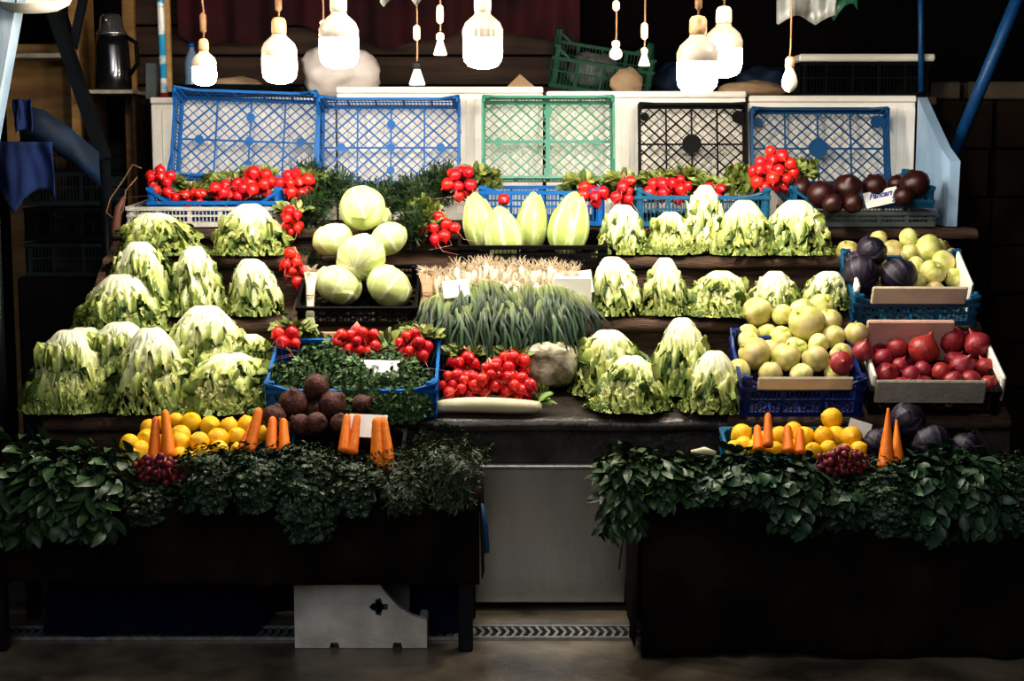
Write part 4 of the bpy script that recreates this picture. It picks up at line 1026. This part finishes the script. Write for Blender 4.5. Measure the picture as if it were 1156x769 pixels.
# foam box + sheet + bag + cards
o=thing('foam_box','white foam box at right end of the spring onions','foam box',TR((P(652,340,.95).x,.985,sl(.88,1.02,.985)+.004),math.radians(10)))
mb=MB(); mb.bbox(-.10,.055,-.05,-.035,0,.16,.004); mb.build('front_wall',M['foam'],o)
mb=MB(); mb.bbox(-.10,-.085,-.034,.12,0,.14,.004); mb.bbox(.04,.055,-.034,.12,0,.14,.004); mb.bbox(-.084,.039,-.034,.12,0,.015,.003); mb.bbox(-.10,.055,.121,.135,0,.14,.004); mb.build('box_body',M['foam'],o)
mb=MB(); r=random.Random(3); rows=[]
for i in range(17):
    th=PI*i/16; row=[]
    for j in range(28):
        ph=2*PI*j/28; n_=noise.noise(Vector((math.cos(ph)*2.2,math.sin(ph)*2.2,th*2.2)))
        sx=abs(math.cos(ph))**.6*math.copysign(1,math.cos(ph)); sy=abs(math.sin(ph))**.6*math.copysign(1,math.sin(ph)); sz=abs(math.cos(th))**.6*math.copysign(1,math.cos(th)); st=math.sin(th)**.55 if 0<i<16 else 0
        row.append(Vector((sx*st*.103*(1+.1*n_),sy*st*.08*(1+.15*n_),.092+sz*.088*(1+.12*n_))))
    rows.append(row)
mb.grid(rows,None,True); o=mb.build('plastic_bag',M['clear'],None,True); o.location=(P(622,430,.80).x,.79,.805); tag(o,'cloudy plastic bag of pale greens under the spring onions','plastic bag')
def card(px,py,Y,wpx,hpx,rz,ry,label,texts=(),m='white',tilt=75,name='price_card'):
    p=P(px,py,Y); w=W(wpx,Y);h=W(hpx,Y)
    o=thing(name,label,'price card',Matrix.Translation(p)@Matrix.Rotation(math.radians(tilt),4,'X')@Matrix.Rotation(ry,4,'Z'))
    mb=MB(); mb.bbox(-w/2,w/2,-h/2,h/2,-.0015,.0015,.0005); cd=mb.build('card',M[m],o)
    for (s,x,y,size,mm,sh) in texts:
        cu=bpy.data.curves.new('t','FONT'); cu.body=s; cu.size=size; cu.shear=sh; cu.align_x='CENTER'; cu.align_y='CENTER'; cu.extrude=.0004; cu.offset=.0012
        to=bpy.data.objects.new('t',cu); COL.objects.link(to); bpy.context.view_layer.update()
        me=bpy.data.meshes.new_from_object(to); COL.objects.unlink(to); bpy.data.objects.remove(to)
        me.materials.clear(); me.materials.append(M[mm]); t=inst('lettering',me,cd,TR((x,y,.0022))); 
    return o
card(995,223,1.44,39,18,0,.22,'white card with blue handwriting leaning on black beets',[('Pancarı',-.004,.012,.034,'ink',.5),('7',.045,-.020,.030,'ink',.3)])
card(426,416,.55,50,22,0,-.03,'plain white card standing among parsley above beets',tilt=50)
card(415,481,.21,44,28,0,-.05,'blank white card standing behind the two long carrots',tilt=60)
card(515,326,.90,30,20,0,.1,'white card with pink mark beside spring onions',[('I',.012,.0,.032,'pink',.0)])
card(970,485,.33,26,20,0,-.3,'white card standing behind the right lemons')
card(662,318,.93,14,26,0,.15,'pale blue white leaflet folded beside the lettuces',tilt=80,name='paper_leaflet')
mb=MB(); a=P(587,84,2.2); mb.add([Vector((a.x-.09,2.17,1.995)),Vector((a.x+.10,2.17,1.995)),Vector((a.x,2.17,a.z+.0)),Vector((a.x-.06,2.25,1.995)),Vector((a.x+.12,2.25,1.995)),Vector((a.x+.02,2.25,a.z-.02))],[(0,1,2),(5,4,3),(0,2,5,3),(1,4,5,2),(0,3,4,1)])
mb.build('paper_wrap',M['paper']); tag(bpy.data.objects['paper_wrap'],'folded pale paper triangle on top of the white board','paper')

# ================================================================== BULBS
def bulb(px,pybot,wpx,Y,label,kind='lit',long=1.0,sock='sock',topz=2.9,socklen=.05,cordk=True,rib=True):
    p=P(px,pybot,Y); s=W(wpx,Y)/.139
    o=thing('light_bulb',label,'light bulb',Matrix.Translation(p))
    n=48; g=[(0,0),(.025*s,.002*s),(.05*s,.010*s),(.064*s,.026*s),(.069*s,.05*s),(.0695*s,.08*s),(.069*s,.105*s*long)]
    mb=MB(); mb.lathe(g,n); mb.build('globe',M['lit'],o,True)
    b=.105*s*long
    mb=MB(); mb.lathe([(.0695*s,b),(.0705*s,b+.003*s),(.0705*s,b+.03*s),(.060*s,b+.055*s),(.042*s,b+.072*s),(.030*s,b+.082*s),(.028*s,b+.09*s)],n,None,.02 if rib else 0,0,b+.002,b+.06*s); mb.build('housing',M['bulbbase'],o,not rib)
    z=b+.09*s
    mb=MB(); mb.lathe([(.020*s,z),(.029*s,z+.004),(.030*s,z+.02*s),(.029*s,z+socklen*s),(.022*s,z+socklen*s+.012),(.008*s,z+socklen*s+.016)],20); mb.build('socket',M[sock],o,True)
    z+=socklen*s+.014
    mb=MB(); 
    pts=[Vector((0,0,z))]; top=topz-p.z; nn=10
    for i in range(1,nn+1): pts.append(Vector((.006*math.sin(i*1.7),.004*math.cos(i),z+(top-z)*i/nn)))
    mb.tube(pts,.004,6)
    if cordk:
        for j in (1,):
            mb.tube([Vector((0,0,z+.02)),Vector((0,0,z+.03)),Vector((0,0,z+.09)),Vector((0,0,z+.10))],[.004,.013,.013,.004],8)
    mb.build('cord',M['cord'],o,True)
    return p,s
lits=[(231,97,27,.90,'smallest lit bulb, at the far left of the row','brass',.05),(316,95,39,.78,'lit bulb hanging above the leftmost blue crate','brass',.05),(383,78,44,.62,'large lit bulb beside the crumpled white bag','sock',.07),
 (545,78,44,.62,'lit bulb with ribbed housing above the green crate','sock',.07),(787,106,46,.62,'lowest lit bulb, in front of another lit bulb','brass',.05),(816,88,42,.80,'lit bulb just behind the lowest one','sock',.05)]
for l in lits: bulb(*l[:4],l[4],sock=l[5],socklen=l[6],rib=l[0]==545)
def pend(px,py0,py1,w,Y,label,m='frost',capm='sock',ins=None,shape='round',tip=None):
    p=P(px,py1,Y); h=P(px,py0,Y).z-p.z; r=W(w,Y)/2
    o=thing('light_bulb',label,'light bulb',Matrix.Translation(p))
    mb=MB()
    if shape=='round': mb.lathe([(0,0),(r*.5,.06*h),(r*.9,.2*h),(r,.38*h),(r*.85,.58*h),(r*.5,.8*h),(r*.45,.86*h)],20)
    else: mb.lathe([(0,0),(r*.55,.0),(r*.95,.02*h),(r,.12*h),(r*.6,.6*h),(r*.4,.86*h)],20)
    mb.build('globe',M[m],o,True)
    mb=MB(); mb.lathe([(r*.46,.86*h),(r*.6,.88*h),(r*.6,1.15*h),(r*.3,1.25*h)],14); mb.build('socket',M[capm],o,True)
    if tip: 
        mb=MB(); mb.lathe([(0,-.05*h),(r*.4,-.04*h),(r*.5,.0),(r*.5,.1*h)],12); mb.build('tip',M[tip],o,True)
    mb=MB(); mb.tube([(0,0,1.2*h),(.002,0,1.6*h),(0,0,2.9-p.z)],.0035,6); mb.build('cord',M['cord'],o,True)
    if ins:
        a=P(px,ins[1],Y).z-p.z; b=P(px,ins[0],Y).z-p.z; q=.013
        mb=MB(); mb.lathe([(.004,a),(q,a+.008),(q*1.1,(a+b)/2),(q,b-.008),(.004,b)],12); mb.build('insulator',M['sock'],o,True)
pend(497,42,63,15,.9,'small unlit cone bulb on a cord left of centre','frost','sock',(5,27),'cone')
pend(471,75,97,18,.95,'unlit bulb with black socket and blue tip','frost','cblack',(28,46),'cone','cblue')
pend(695,50,68,15,.9,'small amber unlit bulb in front of green crate','frost','sock',(0,13))
pend(727,58,75,13,.95,'smaller unlit bulb right of the amber one','frost','sock',(25,45),'cone')
pend(891,72,105,18,.85,'clear round unlit bulb beside the black crate','frost','brass')
pend(365,30,42,8,1.0,'tiny unlit bulb behind the large lit bulb','sock','sock',(22,30))

# ================================================================== BACKGROUND
o=thing('wood_cladding','dark brown horizontal wooden boards behind the bulbs','wood panelling',(0,3.3,0))
mb=MB(); 
for k in range(17): mb.bbox(P(150,0,3.3).x,P(640,0,3.3).x,-.02,0,.003+k*.16,.153+k*.16,.005)
mb.build('boards',M['darkwood'],o)
mb=MB(); rows=[]
xl=P(200,0,3.1).x; xr=P(655,0,3.1).x
for j in range(9):
    rows.append([Vector((xl+(xr-xl)*k/80,3.1+.03*math.sin(k*.9)+.01*j/8,2.9-(2.9-2.33+.05*math.sin(k*.18)+.02*math.sin(k*.5))*j/8)) for k in range(81)])
mb.grid(rows); tag(mb.build('hanging_drape',M['wine'],None,True),'dark wine red drape with wavy hem along the top','drape')
# left plywood cabinet
o=thing('plywood_cabinet','tan plywood cabinet back at upper left','cabinet',(P(70,100,3).x,3.0,0))
w=W(85,3)/2
mb=MB(); mb.bbox(-w-.1,w-.02,0,.03,0,2.28,.004); mb.build('back_panel',M['tanwood'],o)
mb=MB(); mb.bbox(w-.07,w-.02,-.3,0,1.2,2.6,.004); mb.build('side_board',M['tanwood'],o)
mb=MB(); mb.bbox(-w-.1,w-.08,-.28,-.001,2.19,2.215,.004); mb.build('shelf',M['greyfoam'],o)
mb=MB(); x=P(147,0,2.9).x-P(70,0,3).x; mb.bbox(x-.03,x+.03,-.1,-.05,1.2,2.8,.004); mb.build('upright',M['tanwood'],o)
# shelf with pot
a=P(125,100,2.6)
o=thing('narrow_shelf','narrow pale edged shelf carrying the steel pot','shelf',(a.x,2.6,0)); zz=a.z-.01
mb=MB(); mb.bbox(-.13,.14,-.12,.3,zz-.02,zz,.004); mb.build('board',M['greyfoam'],o)
mb=MB(); mb.bbox(-.12,-.1,.0,.3,0,zz-.02,.004); mb.bbox(.1,.12,.0,.3,0,zz-.02,.004); mb.build('bracket',M['darkwood'],o)
o=thing('steel_urn','dark steel urn with chrome cap on the left shelf','urn',(a.x,2.65,zz+.001))
s=W(85,2.6)
mb=MB(); mb.lathe([(0,0),(.085,0),(.092,.01),(.09,.1),(.083,.22),(.075,s*.72)],28); ub=mb.build('body',M['pot'],o,True)
mb=MB(); mb.lathe([(.076,s*.72),(.078,s*.75),(.06,s*.80),(.055,s*.95),(.04,s*.99),(.015,s),(0,s*1.02)],24); uc=mb.build('cap',M['chrome'],o,True)
mb=MB(); mb.tube([(.075,-.02,s*.7),(.125,-.02,s*.62),(.13,-.02,s*.35),(.088,-.02,s*.2)],.011,8); mb.build('handle',M['cblack'],ub,True)
mb=MB(); mb.tube([(0,-.055,s*.90),(0,-.09,s*.92),(0,-.11,s*.88)],.012,8); mb.build('spout',M['chrome'],uc,True)
# left braces
def foot(o,x,y,z,w,m):
    mb=MB(); mb.tube([Vector((0,0,.0)),Vector((0,0,-z))],w/2,10); b=mb.build('lower_tube',M[m],o,True); b.location=(0,0,0)
def beam(name,p,q,w,m,label,cat='post',t=None,parent=None,round_=False):
    mb=MB()
    c=Vector(p)
    if round_: mb.tube([Vector((0,0,0)),(Vector(q)-c)*.5,Vector(q)-c],w/2,14)
    else: mb.bar(Vector((0,0,0)),Vector(q)-c,w,t or w)
    o=mb.build(name,M[m],None,round_); o.location=c; tag(o,label,cat); return o
pl_=P(-14,160,.9); foot(beam('painted_post',pl_,P(24,-50,.9),.10,'paleblue','pale blue white weathered post at upper left edge',t=.06),pl_.x,pl_.y,pl_.z,.07,'blkpaint')
pl_=P(118,180,1.9); foot(beam('steel_brace',pl_,P(46,-30,1.9),.085,'blkpaint','thick black slanted brace in front of plywood','brace',t=.05),0,0,pl_.z,.05,'blkpaint')
beam('steel_brace',P(82,55,2.0),P(100,-30,2.0),.035,'blkpaint','thin black brace crossing the thick one','brace')
beam('shelf_rod',P(85,55,2.05),P(66,-10,2.05),.02,'blkpaint','thin black rod beside the thick brace','rod')
o=thing('striped_pole','thin blue and white pole with red foot, left end','pole',(P(184,105,2.2).x,2.22,T[1]+.002))
mb=MB(); mb.tube([(0,0,.60),(-.01,0,1.48)],.017,12); mb.build('pole',M['cyan'],o,True)
mb=MB(); mb.tube([(0,0,0),(0,0,.6)],.020,12); mb.build('red_foot',M['redpaint'],o,True)
beam('wooden_batten',P(191,104,2.3),P(187,-30,2.3),.03,'tanwood','thin tan batten behind the striped pole','batten')
pl_=P(172,112,2.3); foot(beam('grey_block',pl_,P(172,72,2.3),.05,'cgreyg','grey upright block left of the striped pole','block'),0,0,pl_.z,.045,'blkpaint')
# blue cloths left
def clothhang(px0,px1,py0,py1,Y,m,label,seed,name='hanging_cloth',cat='cloth',taper=0,vnotch=0):
    mb=MB(); a=P(px0,py0,Y);b=P(px1,py1,Y); rows=[]; c=Vector(((a.x+b.x)/2,Y,b.z))
    for j in range(13):
        t=j/12; row=[]
        for k in range(31):
            u=k/30; x=a.x+(b.x-a.x)*u; x=c.x+(x-c.x)*(1-taper*t)
            z=a.z+(b.z-a.z)*t*(1-vnotch*abs(math.sin(u*PI*1.5+seed))); 
            row.append(Vector((x,Y+.03*math.sin(u*8+seed)*(.3+t)+.02*noise.noise(Vector((u*7,t*2,seed))),z))-c)
        rows.append(row)
    mb.grid(rows); o=mb.build(name,M[m],None,True); o.location=c; tag(o,label,cat)
    sm=o.modifiers.new('s','SOLIDIFY'); sm.thickness=.004; return o
clothhang(-20,62,160,242,1.3,'bluecloth','dark blue cloth hanging at the left edge, ragged hem',1,vnotch=.35)
clothhang(14,38,112,150,1.25,'bluecloth','small bright blue cloth flap above the dark blue cloth',2,vnotch=.1)
o=MB(); 
pts=[P(20,118,1.6),P(50,124,1.62),P(80,145,1.65),P(112,172,1.7)]
rows=[[p,p+Vector((0,.0,-.10)),p+Vector((0,.02,-.16))] for p in pts]; o.grid(rows); x_=o.build('draped_tarp',M['bluetarp'],None,True); tag(x_,'dark blue tarp edge sagging below the plywood','tarp'); x_.modifiers.new('s','SOLIDIFY').thickness=.004
# left stacked dark crates
for i,(py,lb) in enumerate(((312,'lowest dark crate of the stack left of lettuces'),(272,'second lowest dark crate of the left stack'),(232,'second highest dark crate of the left stack'),(192+4,'top dark crate of the stack left of lettuces'))):
    z=P(90,py,2.3).z
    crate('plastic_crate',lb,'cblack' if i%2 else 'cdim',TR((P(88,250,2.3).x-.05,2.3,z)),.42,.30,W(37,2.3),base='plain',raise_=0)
zf=P(90,312,2.3).z
mb=MB(); mb.bbox(P(88,250,2.3).x-.30,P(88,250,2.3).x+.18,2.28,2.54,0,zf-.003,.01); tag(mb.build('storage_box',M['cblack']),'large black box under the dark crate stack at left','box')
# wire hoop at left of grey crate
mb=MB(); c=P(140,225,1.5); pts=[P(160,190,1.5),P(150,186,1.5),P(138,205,1.48),P(124,225,1.46),P(120,240,1.45),P(130,248,1.45),P(139,238,1.45),P(142,215,1.47),P(155,200,1.5)]
mb.tube(pts,.0035,6); tag(mb.build('wire_loop',M['cord'],None,True),'brown wire loop hooked at left of the grey crate','wire')
mb=MB(); mb.tube([P(141,222,1.47),P(134,235,1.46),P(130,262,1.45),P(131,275,1.45)],[.008,.018,.02,.01],8); tag(mb.build('dark_strap',M['beet'],None,True),'dark red strap hanging left of the grey crate','strap')
# round dark tray behind crates
o=thing('shallow_pan','black shallow pan resting behind the leftmost crates','pan',(P(262,105,2.45).x,2.5,P(262,108,2.45).z))
mb=MB(); mb.lathe([(0,0),(.27,0),(.30,.05),(.305,.055),(.295,.05),(.265,.008),(0,.008)],32); mb.build('bowl',M['blkpaint'],o,True)
mb=MB(); mb.tube([(.30,0,.045),(.34,0,.05),(.36,0,.05)],.01,8); mb.build('handle',M['blkpaint'],o,True)
# back counter that carries the things behind the boards
zc=P(600,108,2.4).z-.01
o=thing('back_counter','dark counter behind the white boards','counter',(0,2.55,0))
mb=MB(); mb.bbox(P(185,0,2.3).x,P(1060,0,2.3).x,-.28,.40,zc-.04,zc,.005); mb.build('counter_top',M['darkwood'],o)
mb=MB(); mb.bbox(P(195,0,2.3).x,P(1050,0,2.3).x,-.2,.38,0,zc-.041,.005); mb.build('counter_body',M['darkwood'],o)
bpy.data.objects['shallow_pan'].location.z=zc+.002
# bottle
o=thing('water_bottle','blue tinted water bottle standing behind the left bulbs','bottle',(P(217,90,2.75).x,2.75,zc+.001))
s=.30; mb=MB(); mb.lathe([(0,0),(.035,0),(.038,.02),(.038,.09),(.034,.11),(.038,.13),(.038,.19),(.03,.22),(.014,.25),(.013,.265)],20); mb.build('body',M['glassb'],o,True)
mb=MB(); mb.lathe([(.016,.265),(.016,.285),(0,.286)],14); mb.build('cap',M['cblue'],o,True)
# crumpled white bag
def blob(name,px0,px1,py0,py1,Y,m,label,seed,cat='bag',zb=None,dep=.12):
    a=P(px0,py0,Y); b=P(px1,py1,Y); w=(b.x-a.x)/2; z0=zb if zb is not None else b.z; h=a.z-z0
    mb=MB(); rows=[]
    for i in range(25):
        th=PI*i/24; row=[]
        for j in range(40):
            ph=2*PI*j/40; d=Vector((math.sin(th)*math.cos(ph),math.sin(th)*math.sin(ph),math.cos(th)))
            n_=1+.22*noise.noise(d*1.7+Vector((seed,0,0)))+.10*abs(noise.noise(d*5+Vector((0,seed,0))))+.05*noise.noise(d*11)
            row.append(Vector((d.x*w*n_,d.y*dep*n_,max(0,h*.5+d.z*h*.52*n_))))
        rows.append(row)
    mb.grid(rows,None,True); o=mb.build(name,M[m],None,True); o.location=((a.x+b.x)/2,Y,z0); return tag(o,label,cat)
blob('white_bag',340,428,50,108,2.45,'bag','crumpled white plastic bag behind the large lit bulb',1,zb=zc+.001)
blob('paper_scrap',225,300,88,104,2.72,'paper','pale crumpled paper behind the two left bulbs',3,'paper',zb=zc+.001,dep=.06)
blob('blue_bundle',740,800,70,108,2.8,'bluetarp','folded blue tarp behind the black leaning crate',5,'tarp',zb=zc+.001)
blob('blue_bundle',830,893,76,106,2.75,'bluetarp','folded blue tarp right of the lit bulb pair',6,'tarp',zb=zc+.001)
blob('paper_scrap',815,885,92,108,2.50,'paper','tan crumpled paper below the lit bulb pair',7,'paper',zb=zc+.001,dep=.08)
# tipped green crate
cm=TR((P(675,100,2.55).x,2.50,zc+.02),math.radians(18),math.radians(9),0)
crate('plastic_crate','dark green crate tipped on the counter behind white boards','cgreen2',cm,W(112,2.5),.34,.155,base='plain',raise_=.06)
blob('clear_wrap',640,700,60,104,2.66,'greybag','crumpled grey wrap lying inside the green crate',9,'wrapping',zb=zc+.05,dep=.06)
blob('clear_wrap',690,725,78,104,2.42,'paper','tan crumpled wrap at right of the green crate',11,'wrapping',zb=zc+.001,dep=.05)
# black crates with white lid at right
X=P(972,100,2.45).x
crate('plastic_crate','black crate on the counter under the white slab','cblack',TR((X,2.36,zc+.002)),W(145,2.4),.34,W(38,2.4),base='plain',raise_=0)
mb=MB(); mb.bbox(-W(75,2.4),W(75,2.4),-.01,.36,0,.035,.008); o=mb.build('foam_slab',M['foam']); o.location=(X,2.34,zc+.004+W(38,2.4)+.001); tag(o,'white foam slab lying on the black crate at right','foam slab')
# hanging grey bags
clothhang(878,945,-178,28,.95,'greybag','bundle of grey plastic bags hanging at upper right',3,'plastic_bags','bags',.1,.05)
clothhang(925,968,-170,24,1.05,'cgreen2','dark green bag hanging behind the grey bags',4,'plastic_bags','bags',.1,.1)
clothhang(225,352,-70,4,.9,'bag','pale bag bottoms peeking in above the second bulb',5,'plastic_bags','bags',0,.1) if 0 else None
clothhang(420,492,-180,8,.9,'greybag','pale plastic bag peeking in at top left of centre',6,'plastic_bags','bags',.2,.1)
# hanging scale pan
o=thing('scale_pan','white hanging scale pan at the upper left corner','scale pan',TR(P(40,2,.9),math.radians(12)))
r_=W(40,.9)
mb=MB(); mb.lathe([(0,-.04),(r_*.6,-.035),(r_*.9,-.015),(r_,.008),(r_*1.03,.012),(r_*.98,.012),(r_*.88,-.008),(r_*.58,-.028),(0,-.033)],30); mb.build('pan',M['foam'],o,True)
mb=MB()
for k in range(3):
    a=k*2.09+.3; mb.tube([(r_*math.cos(a),r_*math.sin(a),.01),(0,.02,.55)],.003,5)
mb.build('chain',M['cord'],o,True)
# right posts
pl_=P(1076,175,1.9); foot(beam('painted_post',pl_,P(1160,-30,1.7),.058,'bluepaint','dark blue slanted post at upper right',round_=True),0,0,pl_.z,.05,'blkpaint')
beam('thin_pole',P(1040,104,2.3),P(1039,-40,2.3),.028,'bluepaint','thin vertical blue pole behind the white slab',round_=True)
# box stack at right
r=random.Random(5); Yb=2.75
zt=P(1100,112,Yb).z; n=0; rows_=7; hh=zt/8
words=['lowest','second','third','fourth','fifth','sixth','seventh','top']
for i in range(8):
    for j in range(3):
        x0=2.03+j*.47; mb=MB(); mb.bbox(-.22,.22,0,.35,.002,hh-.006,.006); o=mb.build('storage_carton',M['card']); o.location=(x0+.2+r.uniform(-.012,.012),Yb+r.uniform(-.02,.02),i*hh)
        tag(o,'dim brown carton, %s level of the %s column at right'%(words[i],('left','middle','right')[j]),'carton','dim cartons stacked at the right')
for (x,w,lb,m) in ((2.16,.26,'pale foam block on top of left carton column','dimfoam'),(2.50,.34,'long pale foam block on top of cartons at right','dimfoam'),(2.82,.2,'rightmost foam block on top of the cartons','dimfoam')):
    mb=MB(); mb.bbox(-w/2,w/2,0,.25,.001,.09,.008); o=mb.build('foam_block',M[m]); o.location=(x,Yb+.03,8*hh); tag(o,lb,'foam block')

# ================================================================== LIGHT
def lamp(kind,loc,e,col,size=.1,rot=(0,0,0),sy=None,name='lamp'):
    l=bpy.data.lights.new(name,kind); l.energy=e; l.color=col
    if kind=='AREA':
        l.size=size
        if sy: l.shape='RECTANGLE'; l.size_y=sy
    elif kind=='POINT': l.shadow_soft_size=size
    elif kind=='SPOT': l.shadow_soft_size=size; l.spot_size=rot[3]; l.spot_blend=.6
    o=bpy.data.objects.new(name,l); o.location=loc; o.rotation_euler=rot[:3]; COL.objects.link(o); return o
# more bulbs of the same row, above the top of the frame
for x,y in ((-1.25,.45),(-.45,.40),(.35,.40),(1.15,.45)):
    lamp('POINT',(x,y,2.45),30,(1,.89,.76),.07)
# cool daylight from the street behind the viewer
lamp('AREA',(-1.0,-5.8,3.4),80,(.80,.88,1),3.0,(math.radians(66),0,math.radians(-9)),name='street_sky')
lamp('AREA',(.3,-2.2,3.3),22,(1,.93,.84),1.2,(math.radians(48),0,0),name='front_fill')  # added warm frontal fill, no real lamp; brightens the crate panels and steel
w=bpy.data.worlds.new('World'); S.world=w; w.use_nodes=True
w.node_tree.nodes['Background'].inputs[0].default_value=(.35,.45,.6,1); w.node_tree.nodes['Background'].inputs[1].default_value=.012
# ------------------------------------------------------------------ camera
c=bpy.data.cameras.new('camera'); co=bpy.data.objects.new('camera',c); COL.objects.link(co)
co.location=CAM; co.rotation_euler=(PI/2-TH,0,0); c.sensor_width=36; c.lens=F/1156*36; c.clip_end=100
S.camera=co
S.view_settings.view_transform='Standard'; S.view_settings.look='Medium High Contrast'; S.view_settings.exposure=-.2
